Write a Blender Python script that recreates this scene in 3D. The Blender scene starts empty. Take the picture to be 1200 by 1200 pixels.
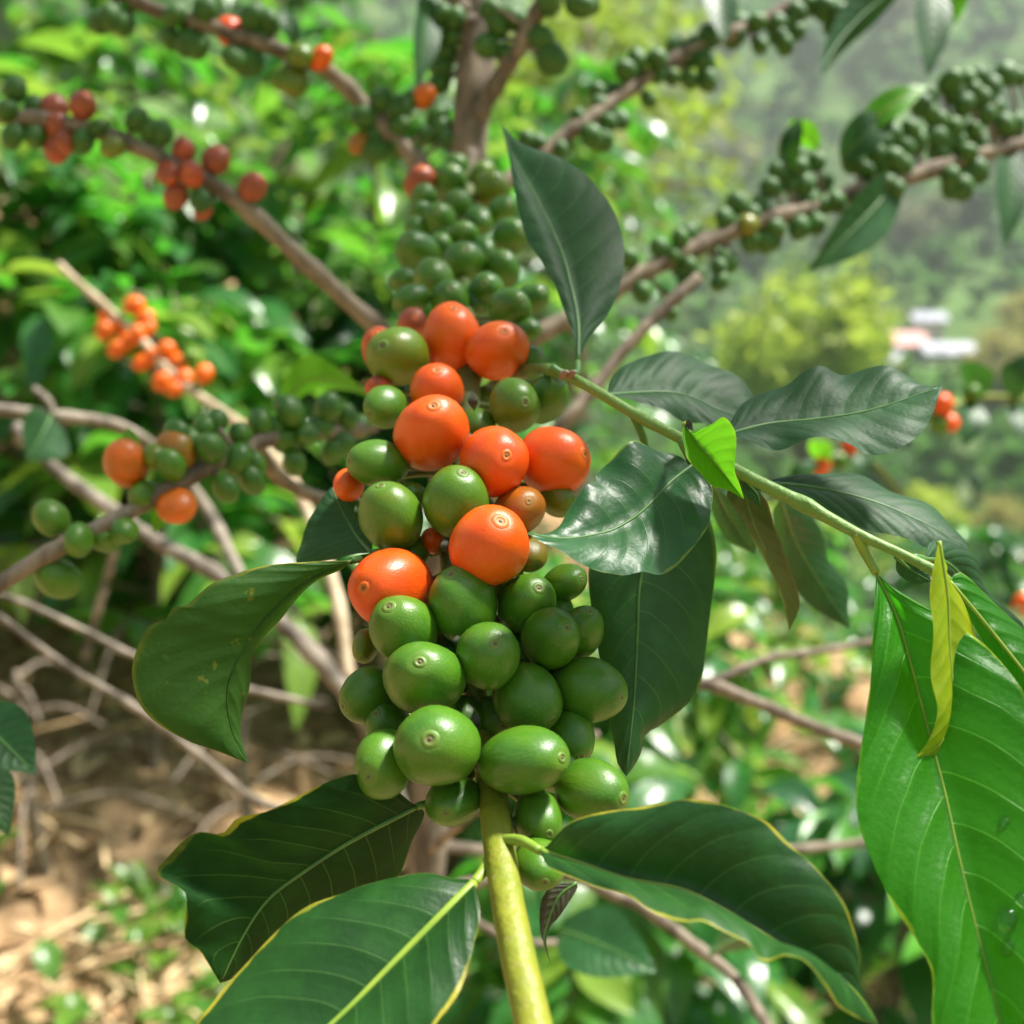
import bpy, math, random
import numpy as np
from mathutils import Vector, Matrix
R = math.radians
rng = np.random.default_rng(7)
sc = bpy.context.scene
COL = sc.collection

# ------------------------------------------------------------------ camera
CAM = np.array([0.0, 0.0, 1.30]); PITCH = R(12); F = 600 / math.tan(R(25))
FW = np.array([0, math.cos(PITCH), -math.sin(PITCH)])
UP = np.array([0, math.sin(PITCH), math.cos(PITCH)])
RT = np.array([1.0, 0, 0])
def at(px, py, d):
    return CAM + d * (FW + RT * (px - 600) / F - UP * (py - 600) / F)
cd = bpy.data.cameras.new('camera'); cam = bpy.data.objects.new('camera', cd); COL.objects.link(cam)
cam.location = CAM; cam.rotation_euler = (R(90) - PITCH, 0, 0)
cd.sensor_width = 36; cd.lens = 18 / math.tan(R(25)); cd.clip_start = .01; cd.clip_end = 3000
cd.dof.use_dof = True; cd.dof.focus_distance = .222; cd.dof.aperture_fstop = 12.5
sc.camera = cam

# ------------------------------------------------------------------ materials
def new_mat(name):
    m = bpy.data.materials.new(name); m.use_nodes = True
    nt = m.node_tree; nt.nodes.clear()
    return m, nt
class NT:
    def __init__(s, name): s.m, s.t = new_mat(name)
    def n(s, typ, **kw):
        nd = s.t.nodes.new(typ)
        for k, v in kw.items():
            if k.startswith('i_'): nd.inputs[k[2:].replace('_', ' ')].default_value = v
            elif k.startswith('n_'): nd.inputs[int(k[2:])].default_value = v
            else: setattr(nd, k, v)
        return nd
    def l(s, a, b): s.t.links.new(a, b)
    def math(s, op, a, b=0.0, c=0.0):
        nd = s.n('ShaderNodeMath', operation=op)
        for i, v in enumerate((a, b, c)):
            if hasattr(v, 'links'): s.l(v, nd.inputs[i])
            else: nd.inputs[i].default_value = v
        return nd.outputs[0]
    def mix(s, f, a, b):
        nd = s.n('ShaderNodeMix', data_type='RGBA')
        for i, v in ((0, f), (6, a), (7, b)):
            if hasattr(v, 'links'): s.l(v, nd.inputs[i])
            else: nd.inputs[i].default_value = v if i == 0 else (*v, 1)
        return nd.outputs[2]
    def ss(s, v, lo, hi):
        nd = s.n('ShaderNodeMapRange', interpolation_type='SMOOTHSTEP')
        s.l(v, nd.inputs[0]); nd.inputs[1].default_value = lo; nd.inputs[2].default_value = hi
        return nd.outputs[0]
    def noise(s, scale, detail=3, vec=None, rough=.5):
        nd = s.n('ShaderNodeTexNoise'); nd.inputs['Scale'].default_value = scale
        nd.inputs['Detail'].default_value = detail; nd.inputs['Roughness'].default_value = rough
        if vec is not None: s.l(vec, nd.inputs['Vector'])
        return nd.outputs['Fac']
    def out(s, sh):
        o = s.n('ShaderNodeOutputMaterial'); s.l(sh, o.inputs['Surface']); return s.m
    def bump(s, h, strength, dist):
        b = s.n('ShaderNodeBump'); b.inputs['Strength'].default_value = strength
        b.inputs['Distance'].default_value = dist; s.l(h, b.inputs['Height']); return b.outputs[0]

def leaf_mat(name, base, dark, trans, tf=.3, rough=.34, edge=None, edge_w=.06, vein=(.10, .22, .05), veinf=.5,
             spec=.5, bumps=.5, blotch=None, tone=False, nb_=.6, vb=.2, net=0.):
    g = NT(name)
    uv = g.n('ShaderNodeUVMap'); sep = g.n('ShaderNodeSeparateXYZ'); g.l(uv.outputs[0], sep.inputs[0])
    u, v = sep.outputs[0], sep.outputs[1]
    obj = g.n('ShaderNodeTexCoord').outputs['Object']
    a = g.math('MULTIPLY', g.math('ABSOLUTE', g.math('SUBTRACT', v, .5)), 2)
    wob = g.math('MULTIPLY', g.noise(60, 2, obj), .35)
    side = g.math('MULTIPLY', g.math('GREATER_THAN', v, .5), .43)
    ph = g.math('ADD', g.math('SUBTRACT', g.math('MULTIPLY', u, 10.5), g.math('MULTIPLY', g.math('POWER', a, 1.4), 1.7)), g.math('ADD', wob, side))
    fr = g.math('ABSOLUTE', g.math('SUBTRACT', g.math('FRACT', ph), .5))          # 0.5 at a vein
    vn = g.math('MULTIPLY', g.ss(fr, .47, .5), g.math('SUBTRACT', 1.0, g.ss(a, .55, .95)))
    bul = g.math('SUBTRACT', g.ss(fr, .5, .1), g.math('MULTIPLY', vn, .25))
    n1 = g.noise(90, 4, obj, .6); n2 = g.noise(900, 2, obj)
    col = g.mix(g.ss(n1, .35, .68), dark, base)
    if tone:
        at_ = g.n('ShaderNodeAttribute', attribute_name='tone')
        col = g.mix(at_.outputs['Fac'], col, tone)
    if blotch:
        bn = g.noise(230, 3, obj, .65)
        col = g.mix(g.math('MULTIPLY', g.ss(bn, .64, .72), .8), col, blotch)
    col = g.mix(g.math('MULTIPLY', vn, veinf), col, vein)
    tcol = g.mix(g.math('MULTIPLY', vn, .4), trans, tuple(min(1, c * 1.6) for c in trans))
    if tone: tcol = g.mix(at_.outputs['Fac'], tcol, tuple(min(1, c * 1.5) for c in tone))
    if net:
        vo = g.n('ShaderNodeTexVoronoi', feature='DISTANCE_TO_EDGE'); vo.inputs['Scale'].default_value = 1000; g.l(obj, vo.inputs['Vector'])
        nf = g.math('MULTIPLY', g.ss(vo.outputs['Distance'], .09, .02), net); tcol = g.mix(nf, tcol, tuple(c * .45 for c in trans)); col = g.mix(nf, col, vein)
        tcol = g.mix(g.math('MULTIPLY', g.ss(n1, .4, .7), .45), tcol, tuple(c * .5 for c in trans))
    if edge:
        en = g.math('ADD', a, g.math('MULTIPLY', g.math('SUBTRACT', g.noise(120, 3, obj), .5), .22))
        ef = g.math('MULTIPLY', g.ss(en, 1 - edge_w, 1 - edge_w * .35), g.math('ADD', .15, g.math('MULTIPLY', g.ss(g.noise(38, 2, obj), .36, .62), .85)))
        col = g.mix(ef, col, edge); tcol = g.mix(ef, tcol, tuple(min(1, c * 1.5) for c in edge))
    bh = g.math('ADD', g.math('MULTIPLY', bul, vb), g.math('MULTIPLY', n2, .16))
    bh = g.math('ADD', bh, g.math('MULTIPLY', n1, nb_))
    nb = g.bump(bh, bumps, .0011)
    p = g.n('ShaderNodeBsdfPrincipled'); g.l(col, p.inputs['Base Color']); g.l(nb, p.inputs['Normal'])
    rg = g.math('ADD', rough - .06, g.math('MULTIPLY', g.noise(45, 4, obj, .6), .2)); g.l(rg, p.inputs['Roughness'])
    p.inputs['Specular IOR Level'].default_value = spec
    tr = g.n('ShaderNodeBsdfTranslucent'); g.l(tcol, tr.inputs['Color']); g.l(nb, tr.inputs['Normal'])
    mx = g.n('ShaderNodeMixShader'); mx.inputs[0].default_value = tf
    g.l(p.outputs[0], mx.inputs[1]); g.l(tr.outputs[0], mx.inputs[2])
    return g.out(mx.outputs[0])

YEL = (.32, .31, .025)
LM = {
 'dark':   leaf_mat('leaf_dark', (.022, .09, .024), (.013, .058, .016), (.06, .22, .02), .2, .42, (.12, .20, .02), .025, spec=.32),
 'sheen':  leaf_mat('leaf_sheen', (.023, .080, .027), (.013, .050, .017), (.07, .22, .03), .18, .5, None, spec=.24, nb_=.35,  veinf=.35, vein=(.09, .24, .08)),
 'yedge':  leaf_mat('leaf_yellow_edge', (.013, .068, .010), (.007, .040, .007), (.05, .20, .010), .2, .42, YEL, .04, spec=.32),
 'wet':    leaf_mat('leaf_wet', (.020, .095, .026), (.013, .065, .018), (.07, .26, .03), .2, .38, (.12, .20, .02), .025, spec=.34, veinf=.4, nb_=.35),
 'under':  leaf_mat('leaf_underside', (.030, .095, .012), (.022, .072, .010), (.055, .17, .008), .30, .6, (.26, .25, .02), .07, spec=.25, blotch=(.16, .17, .02), veinf=.35, vein=(.02, .07, .01)),
 'bright': leaf_mat('leaf_bright', (.028, .175, .010), (.020, .135, .008), (.07, .52, .010), .46, .34, (.30, .48, .04), .035, vein=(.16, .46, .06), bumps=.7, vb=.4, veinf=.7, spec=.22, net=.13),
 'young':  leaf_mat('leaf_young', (.38, .47, .018), (.28, .42, .016), (.65, .85, .03), .5, .3, (.5, .5, .03), .05, vein=(.4, .5, .06), blotch=(.36, .36, .02)),
 'lime':   leaf_mat('leaf_lime', (.09, .30, .010), (.06, .24, .010), (.17, .55, .015), .45, .32, (.36, .44, .04), .05, vein=(.2, .5, .05)),
 'rim':    leaf_mat('leaf_shaded_rim', (.010, .052, .007), (.006, .032, .005), (.02, .12, .005), .1, .62, YEL, .035, spec=.1),  # shade on this leaf is put into its darker base and weaker translucency
 'olive':  leaf_mat('leaf_olive', (.05, .085, .024), (.036, .065, .018), (.13, .20, .02), .3, .5, (.13, .09, .03), .08),
 'dry':    leaf_mat('leaf_dry', (.05, .055, .028), (.03, .035, .018), (.08, .08, .03), .2, .6, veinf=.1, vein=(.06, .07, .03)),
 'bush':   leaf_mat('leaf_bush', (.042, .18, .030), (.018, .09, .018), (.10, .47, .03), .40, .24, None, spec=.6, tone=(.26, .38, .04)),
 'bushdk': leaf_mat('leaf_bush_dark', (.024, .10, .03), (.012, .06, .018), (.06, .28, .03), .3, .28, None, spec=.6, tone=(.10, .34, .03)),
}
def simple_mat(name, c1, c2, scale=30, rough=.6, bump=(0, 0), spec=.4, stretch=None):
    g = NT(name); obj = g.n('ShaderNodeTexCoord').outputs['Object']
    vec = obj
    if stretch:
        mp = g.n('ShaderNodeMapping'); mp.inputs['Scale'].default_value = stretch; g.l(obj, mp.inputs[0]); vec = mp.outputs[0]
    n = g.noise(scale, 4, vec, .6)
    p = g.n('ShaderNodeBsdfPrincipled'); g.l(g.mix(g.ss(n, .35, .65), c1, c2), p.inputs['Base Color'])
    p.inputs['Roughness'].default_value = rough; p.inputs['Specular IOR Level'].default_value = spec
    if bump[0]: g.l(g.bump(n, *bump), p.inputs['Normal'])
    return g.out(p.outputs[0])
RIB = simple_mat('midrib_green', (.05, .145, .028), (.08, .19, .035), 200, .45)
RIBY = simple_mat('midrib_yellow', (.17, .28, .03), (.23, .33, .035), 200, .45)
BARK = simple_mat('bark', (.105, .084, .062), (.25, .205, .155), 90, .85, (.8, .002), .2, (1, 1, .35))
BARKD = simple_mat('bark_weathered', (.085, .073, .057), (.29, .25, .20), 55, .9, (.9, .003), .2)
NAV = None

def stem_mat(name='green_stem', y1=(.13, .19, .012), y2=(.26, .25, .016)):
    g = NT(name); obj = g.n('ShaderNodeTexCoord').outputs['Object']
    t = g.n('ShaderNodeAttribute', attribute_name='tone').outputs['Fac']     # 0 young tip .. 1 wood
    n = g.noise(160, 4, obj, .6)
    young = g.mix(n, y1, y2); mid = g.mix(n, (.045, .085, .015), (.11, .14, .03)); old = g.mix(n, (.13, .085, .05), (.3, .22, .14))
    tt = g.math('ADD', t, g.math('MULTIPLY', g.math('SUBTRACT', n, .5), .25))
    c = g.mix(g.ss(tt, .15, .45), young, mid); c = g.mix(g.ss(tt, .6, .9), c, old)
    lent = g.noise(900, 2, obj); c = g.mix(g.math('MULTIPLY', g.ss(lent, .62, .72), .6), c, (.30, .22, .10))
    p = g.n('ShaderNodeBsdfPrincipled'); g.l(c, p.inputs['Base Color']); p.inputs['Roughness'].default_value = .52
    g.l(g.bump(g.math('ADD', g.noise(420, 4, obj), g.math('MULTIPLY', n, 1.2)), .5, .0009), p.inputs['Normal'])
    return g.out(p.outputs[0])
STEM = stem_mat(); TWIG = stem_mat('green_twig', (.09, .20, .03), (.17, .30, .05))

def cherry_mat():
    g = NT('cherry_skin'); tc = g.n('ShaderNodeTexCoord'); obj = tc.outputs['Object']
    rp = g.n('ShaderNodeAttribute', attribute_type='OBJECT', attribute_name='ripe').outputs['Fac']
    rnd = g.n('ShaderNodeObjectInfo').outputs['Random']
    off = g.n('ShaderNodeVectorMath', operation='ADD'); g.l(obj, off.inputs[0])
    cmb = g.n('ShaderNodeCombineXYZ')
    for i in range(3): g.l(g.math('MULTIPLY', rnd, 31.0 + 7 * i), cmb.inputs[i])
    g.l(cmb.outputs[0], off.inputs[1]); vec = off.outputs[0]
    mp = g.n('ShaderNodeMapping'); mp.inputs['Scale'].default_value = (7, 7, .8); g.l(vec, mp.inputs[0])
    streak = g.noise(2.2, 4, mp.outputs[0], .6); blot = g.noise(1.1, 2, vec); fine = g.noise(26, 2, vec)
    t = g.math('ADD', rp, g.math('MULTIPLY', g.math('SUBTRACT', blot, .5), .42))
    t = g.math('ADD', t, g.math('MULTIPLY', g.math('SUBTRACT', streak, .5), .12))
    rampn = g.n('ShaderNodeValToRGB'); g.l(g.math('DIVIDE', g.math('ADD', t, .3), 1.8), rampn.inputs[0])
    cr = rampn.color_ramp
    stops = [((a_ + .3) / 1.8, c_) for a_, c_ in [(-.3, (.022, .085, .014)), (-.1, (.04, .13, .010)), (0, (.058, .168, .008)), (.15, (.085, .18, .007)), (.36, (.15, .145, .006)), (.6, (.36, .11, .010)), (.86, (.74, .135, .003)), (1.08, (.72, .072, .004)), (1.36, (.27, .066, .026))]]
    while len(cr.elements) < len(stops): cr.elements.new(.5)
    for e, (p_, c_) in zip(cr.elements, stops): e.position = p_; e.color = (*c_, 1)
    col = g.mix(g.math('MULTIPLY', g.ss(streak, .5, .75), .22), rampn.outputs[0], (.20, .27, .06))
    col2 = g.mix(g.ss(rp, .4, .7), col, rampn.outputs[0])
    # pale skin round the navel (the pole of the fruit)
    sep = g.n('ShaderNodeSeparateXYZ'); g.l(obj, sep.inputs[0])
    pole = g.ss(sep.outputs[2], .93, 1.0)
    tip = g.mix(g.ss(rp, .5, .9), (.22, .27, .07), (.80, .20, .02))
    col3 = g.mix(g.math('MULTIPLY', pole, .55), col2, tip)
    speck = g.noise(9, 3, vec, .7)
    col3 = g.mix(g.math('MULTIPLY', g.ss(speck, .69, .75), .5), col3, (.20, .13, .05))
    p = g.n('ShaderNodeBsdfPrincipled'); g.l(col3, p.inputs['Base Color'])
    g.l(g.math('ADD', g.math('ADD', .25, g.math('MULTIPLY', fine, .2)), g.math('MULTIPLY', g.ss(rp, -.08, -.2), .25)), p.inputs['Roughness'])
    p.inputs['Specular IOR Level'].default_value = .45
    p.inputs['Subsurface Weight'].default_value = .05; p.inputs['Subsurface Radius'].default_value = (.0022, .0016, .0006)
    p.inputs['Subsurface Scale'].default_value = 1.0
    g.l(g.bump(g.math('ADD', g.math('MULTIPLY', streak, .8), g.math('MULTIPLY', fine, .3)), .22, .0005), p.inputs['Normal'])
    return g.out(p.outputs[0])
CHERRY = cherry_mat()
def navel_mat():
    g = NT('navel_scar'); obj = g.n('ShaderNodeTexCoord').outputs['Object']
    rp = g.n('ShaderNodeAttribute', attribute_type='OBJECT', attribute_name='ripe').outputs['Fac']
    sep = g.n('ShaderNodeSeparateXYZ'); g.l(obj, sep.inputs[0])
    r = g.math('SQRT', g.math('ADD', g.math('POWER', sep.outputs[0], 2), g.math('POWER', sep.outputs[1], 2)))
    ring = g.mix(g.ss(rp, .4, .8), (.115, .19, .02), (.70, .15, .010))
    inner = g.mix(g.ss(rp, .4, .8), (.13, .14, .04), (.50, .15, .015))
    skin = g.mix(g.ss(rp, .4, .8), (.085, .20, .02), (.79, .12, .012))
    c = g.mix(g.ss(r, .03, .08), (.08, .055, .02), inner)
    c = g.mix(g.ss(r, .11, .15), c, ring); c = g.mix(g.ss(r, .17, .28), c, skin)
    n = g.noise(20, 3, obj)
    c = g.mix(g.math('MULTIPLY', g.ss(n, .55, .7), .35), c, (.12, .09, .03))
    p = g.n('ShaderNodeBsdfPrincipled'); g.l(c, p.inputs['Base Color']); p.inputs['Roughness'].default_value = .5
    return g.out(p.outputs[0])
NAV = navel_mat()

# ------------------------------------------------------------------ mesh tools
class MB:
    def __init__(s): s.v = []; s.f = []; s.mi = []; s.uv = []; s.tone = []
    def add(s, V, Fc, mi=0, uv=None, tone=0.0):
        o = len(s.v); V = np.asarray(V, float)
        s.v.extend(map(tuple, V)); s.f.extend([tuple(i + o for i in f) for f in Fc]); s.mi.extend([mi] * len(Fc))
        s.uv.extend(map(tuple, uv) if uv is not None else [(0, .5)] * len(V))
        if np.isscalar(tone): s.tone.extend([tone] * len(V))
        else: s.tone.extend(list(tone))
    def build(s, name, mats, parent=None, smooth=True):
        me = bpy.data.meshes.new(name); me.from_pydata(s.v, [], s.f)
        for m in (mats if isinstance(mats, (list, tuple)) else [mats]): me.materials.append(m)
        me.polygons.foreach_set('material_index', s.mi)
        if smooth: me.polygons.foreach_set('use_smooth', [True] * len(s.f))
        ul = me.uv_layers.new(name='UVMap'); li = np.zeros(len(me.loops), int); me.loops.foreach_get('vertex_index', li)
        ul.data.foreach_set('uv', np.asarray(s.uv, float)[li].ravel())
        ta = me.attributes.new('tone', 'FLOAT', 'POINT'); ta.data.foreach_set('value', np.asarray(s.tone, float))
        me.update()
        o = bpy.data.objects.new(name, me); COL.objects.link(o)
        if parent: o.parent = parent
        return o
def spline(P, n):
    P = np.asarray(P, float)
    if len(P) == 2:
        t = np.linspace(0, 1, n)[:, None]; return P[0] * (1 - t) + P[1] * t
    seg = np.linalg.norm(np.diff(P[:, :3], axis=0), axis=1) ** .7 + 1e-9
    T = np.concatenate([[0], np.cumsum(seg)])
    M = np.zeros_like(P)
    M[1:-1] = (P[2:] - P[:-2]) / (T[2:] - T[:-2])[:, None]
    M[0] = (P[1] - P[0]) / (T[1] - T[0]); M[-1] = (P[-1] - P[-2]) / (T[-1] - T[-2])
    def ev(t):
        i = np.clip(np.searchsorted(T, t, side='right') - 1, 0, len(P) - 2)
        h = (T[i + 1] - T[i]); u = (t - T[i]) / h; u = u[:, None]; h = h[:, None]
        return (2*u**3-3*u**2+1)*P[i] + (u**3-2*u**2+u)*h*M[i] + (-2*u**3+3*u**2)*P[i+1] + (u**3-u**2)*h*M[i+1]
    fine = ev(np.linspace(0, T[-1], 400))
    L = np.concatenate([[0], np.cumsum(np.linalg.norm(np.diff(fine[:, :3], axis=0), axis=1))])
    q = np.linspace(0, L[-1], n)
    return np.stack([np.interp(q, L, fine[:, k]) for k in range(P.shape[1])], 1)
def nrm(v): return v / (np.linalg.norm(v, axis=-1, keepdims=True) + 1e-12)
def tube(mb, P, rad, sides=10, mi=0, tone=0.0, cap=True):
    P = np.asarray(P, float); n = len(P); rad = np.broadcast_to(np.asarray(rad, float), (n,))
    T = nrm(np.gradient(P, axis=0)); a = np.array([0, 0, 1.0]) if abs(T[0][2]) < .9 else np.array([1.0, 0, 0])
    V = []; N0 = nrm(np.cross(T[0], a))
    for i in range(n):
        N0 = nrm(N0 - T[i] * np.dot(N0, T[i])); B = np.cross(T[i], N0)
        for k in range(sides):
            an = 2 * math.pi * k / sides; V.append(P[i] + rad[i] * (math.cos(an) * N0 + math.sin(an) * B))
    Fc = [(i*sides+k, i*sides+(k+1) % sides, (i+1)*sides+(k+1) % sides, (i+1)*sides+k) for i in range(n-1) for k in range(sides)]
    if cap: Fc += [tuple(range(sides))[::-1], tuple((n-1)*sides+k for k in range(sides))]
    tn = np.repeat(np.broadcast_to(np.asarray(tone, float), (n,)), sides)
    mb.add(V, Fc, mi, None, tn)
def thing(name, label, cat, loc, group=None):
    o = bpy.data.objects.new(name, None); COL.objects.link(o); o.location = loc; o.empty_display_size = .05
    o['label'] = label; o['category'] = cat
    if group: o['group'] = group
    return o
def tag(o, label, cat, group=None):
    o['label'] = label; o['category'] = cat
    if group: o['group'] = group
    return o
def px(pts): return np.array([at(*p) for p in pts])

# ------------------------------------------------------------------ terrain
def sstep(x, a, b): t = np.clip((x - a) / (b - a), 0, 1); return t * t * (3 - 2 * t)
def ground_z(x, y):
    x = np.asarray(x, float); y = np.asarray(y, float)
    r = np.hypot(x, y); az = np.degrees(np.arctan2(x, np.where(np.abs(y) < 1e-6, 1e-6, y)))
    near = -.50 * np.clip(x, -6, 6) + .10 * np.clip(y, -6, 6) - .05
    near = near + .22 * sstep(-x, .5, 1.3) * sstep(y, .6, 2.2)
    fr = np.interp(r, [0, 8, 25, 60, 120, 200, 300, 450, 600, 760], [0, -2.5, -8, -18, -22, -9, 26, 118, 200, 265])
    fl = np.interp(r, [0, 8, 25, 60, 120, 200, 300, 450, 600, 760], [0, .8, 3, 9, 20, 40, 75, 140, 200, 265])
    w = sstep(az, -14, 6) * (1 - sstep(az, 140, 170))
    far = fl * (1 - w) + fr * w + 1.2 * np.sin(x * .045 + 1) * np.cos(y * .05) * sstep(r, 20, 80) + 7 * np.sin(x * .013) * np.sin(y * .011 + 2) * sstep(r, 180, 320)
    b = sstep(r, 3.5, 12)
    rough = .025 * np.sin(x * 5.1 + y * 2.3) + .02 * np.sin(y * 7.7 - x * 3.1) + .012 * np.sin(x * 17 + 2 * np.sin(y * 13))
    return near * (1 - b) + far * b + rough * (1 - sstep(r, 8, 20))
def build_terrain():
    rad = np.concatenate([[.15], np.geomspace(.4, 760, 110)]); A = 240
    th = np.linspace(0, 2 * np.pi, A, endpoint=False)
    X = np.outer(rad, np.sin(th)); Y = np.outer(rad, np.cos(th)); Z = ground_z(X, Y)
    V = np.stack([X, Y, Z], -1).reshape(-1, 3)
    Fc = [(i*A+k, i*A+(k+1) % A, (i+1)*A+(k+1) % A, (i+1)*A+k) for i in range(len(rad)-1) for k in range(A)]
    V = np.vstack([V, [[0, 0, float(ground_z(0., 1e-4))]]]); c = len(V) - 1
    Fc += [(c, (k+1) % A, k) for k in range(A)]
    Fc = [f[::-1] for f in Fc]
    g = NT('soil_and_grass'); geo = g.n('ShaderNodeNewGeometry').outputs['Position']
    n1 = g.noise(1.3, 5, geo, .6); n2 = g.noise(14, 5, geo, .65); n3 = g.noise(60, 3, geo); nb = g.noise(.02, 5, geo, .6)
    soil = g.mix(g.ss(n2, .3, .7), (.12, .065, .028), (.40, .25, .12)); soil = g.mix(g.math('MULTIPLY', g.ss(n1, .4, .65), .6), soil, (.44, .31, .18))
    soil = g.mix(g.math('MULTIPLY', g.ss(n3, .55, .7), .4), soil, (.46, .36, .22))
    ln = g.n('ShaderNodeVectorMath', operation='LENGTH'); g.l(geo, ln.inputs[0])
    grass = g.mix(g.ss(g.noise(.12, 5, geo, .6), .4, .62), (.03, .07, .02), (.08, .12, .03)); grass = g.mix(g.ss(nb, .45, .6), grass, (.10, .18, .05))
    c = g.mix(g.ss(ln.outputs['Value'], 6, 18), soil, grass)
    p = g.n('ShaderNodeBsdfPrincipled'); g.l(c, p.inputs['Base Color']); p.inputs['Roughness'].default_value = .95
    p.inputs['Specular IOR Level'].default_value = .1
    g.l(g.bump(g.math('ADD', n2, g.math('MULTIPLY', n3, .4)), .9, .03), p.inputs['Normal'])
    mb = MB(); mb.add(V, Fc); o = mb.build('terrain', g.out(p.outputs[0])); o['kind'] = 'structure'
build_terrain()

# ------------------------------------------------------------------ leaves
def loft(mid, left, right, mats, parent, petiole=None, dl=0., dr=0., bul=.0012, wav=.0006, wfreq=9, N=44, M=6, label=None, rib=.0006, name='leaf', seed=0, curl=0.):
    """A leaf blade between its two margins and its midrib (x, y, depth)."""
    mid_p = px(mid); m = spline(mid_p, N); dm = spline(np.array(mid, float), N)[:, 2]
    t = np.linspace(0, 1, N)
    def edge(E, off):
        E2 = [tuple(mid[0][:2])] + [tuple(e[:2]) for e in E] + [tuple(mid[-1][:2])]
        e = spline(np.array([(x, y, 0.) for x, y in E2]), N)
        d = dm + off * np.sin(np.pi * np.clip(t, 0, 1)) ** .6
        return np.array([at(e[i, 0], e[i, 1], d[i]) for i in range(N)])
    eL, eR = edge(left, dl), edge(right, dr)
    V = np.zeros((N, 2 * M + 1, 3)); UVs = np.zeros((N, 2 * M + 1, 2))
    T = nrm(np.gradient(m, axis=0)); r2 = np.random.default_rng(seed + 3)
    ph = r2.uniform(0, 6.28, 2)
    for j in range(-M, M + 1):
        s = abs(j) / M; e = eL if j < 0 else eR
        base = m * (1 - s) + e * s
        nn = nrm(np.cross(T, (eR - eL)))
        nn = nn * np.sign(np.sum(nn * (CAM - base), 1, keepdims=True) + 1e-9)
        w = np.linalg.norm(e - m, axis=1, keepdims=True)
        disp = bul * 4 * s * (1 - s) * np.minimum(1, w / .012) + wav * s * s * np.sin(t * wfreq * 2 + ph[0 if j < 0 else 1])[:, None] * np.minimum(1, w / .01)
        disp = disp - curl * s ** 3 * np.minimum(1, w / .012)
        V[:, j + M] = base + nn * disp
        UVs[:, j + M, 0] = t; UVs[:, j + M, 1] = .5 + .5 * s * (-1 if j < 0 else 1)
    W = 2 * M + 1
    Fc = [(i*W+k, i*W+k+1, (i+1)*W+k+1, (i+1)*W+k) for i in range(N-1) for k in range(W-1)]
    mb = MB(); mb.add(V.reshape(-1, 3), Fc, 0, UVs.reshape(-1, 2))
    if rib:
        tube(mb, V[:-1, M], np.linspace(rib, rib * .25, N - 1), 6, 1)
    if petiole:
        tube(mb, spline(px(list(petiole) + [mid[0]]), 14), np.linspace(max(rib, .0008) * 1.5, max(rib, .0008), 14), 8, 1)
    o = mb.build(name, mats, parent)
    if label: o['label'] = label
    return o
def leaf_outline(t): return np.sin(np.pi * np.clip(t, 0, 1) ** .85) ** .8 * (1 - .25 * t ** 3)
def px_leaf(base, tip, wpx, roll, mats, parent, sag=.15, label=None, rib=.0008, petiole=None, seed=0, fold=.25):
    """A leaf from base to tip (x, y, depth), wpx half-width in pixels, rolled about its midrib."""
    b, e = at(*base), at(*tip); ax = e - b; L = np.linalg.norm(ax); axn = ax / L
    view = nrm((b + e) / 2 - CAM); side = nrm(np.cross(axn, view)); nor = np.cross(side, axn)
    sd = math.cos(roll) * side + math.sin(roll) * nor; nn = np.cross(axn, sd)
    if nn[2] < 0: nn = -nn
    N = 18; M = 3; t = np.linspace(0, 1, N); w = wpx * (base[2] + tip[2]) / 2 / F
    mid = b + np.outer(t, ax) + np.outer(sag * L * 4 * t * (1 - t), nn)
    V = np.zeros((N, 7, 3)); U = np.zeros((N, 7, 2)); r2 = np.random.default_rng(seed); p0 = r2.uniform(0, 6, 2)
    for j in range(-3, 4):
        s = j / 3
        V[:, j + 3] = mid + np.outer(leaf_outline(t) * w * s, sd) + np.outer(fold * abs(s) * w * leaf_outline(t) + .05 * w * s * s * np.sin(11 * t + p0[int(j > 0)]), nn)
        U[:, j + 3, 0] = t; U[:, j + 3, 1] = .5 + .5 * s
    Fc = [(i*7+k, i*7+k+1, i*7+k+8, i*7+k+7) for i in range(N-1) for k in range(6)]
    mb = MB(); mb.add(V.reshape(-1, 3), Fc, 0, U.reshape(-1, 2)); tube(mb, V[:-1, 3], np.linspace(rib, rib * .3, N - 1), 6, 1)
    if petiole: tube(mb, spline(px([petiole, base]), 6), rib * 1.3, 6, 1)
    o = mb.build('leaf', mats, parent)
    if label: o['label'] = label
    return o

def rand_leaf(mb, b, ax, up, L, w, droop, r2, tone):
    axn = nrm(ax); sd = nrm(np.cross(axn, up) + 1e-6); nn = np.cross(sd, axn)
    t = np.linspace(0, 1, 6); s = np.array([-1, -.5, 0, .5, 1])
    mid = b + np.outer(t * L, axn) + np.outer(.12 * L * np.sin(np.pi * t * .7), nn) - np.outer(droop * L * t * t, [0, 0, 1.])
    o = np.sin(np.pi * np.clip(t, .02, 1) ** .85) ** .8 * w
    V = mid[:, None] + o[:, None, None] * s[None, :, None] * sd + (np.abs(s)[None, :, None] * o[:, None, None] * .28 + .06 * w * np.sin(9 * t + b[0] * 90)[:, None, None] * (s ** 2)[None, :, None]) * nn
    U = np.zeros((6, 5, 2)); U[..., 0] = t[:, None]; U[..., 1] = .5 + .5 * s
    mb.add(V.reshape(-1, 3), LF, 0, U.reshape(-1, 2), tone)
LF = [(i*5+k, i*5+k+1, i*5+k+6, i*5+k+5) for i in range(5) for k in range(4)]
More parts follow.
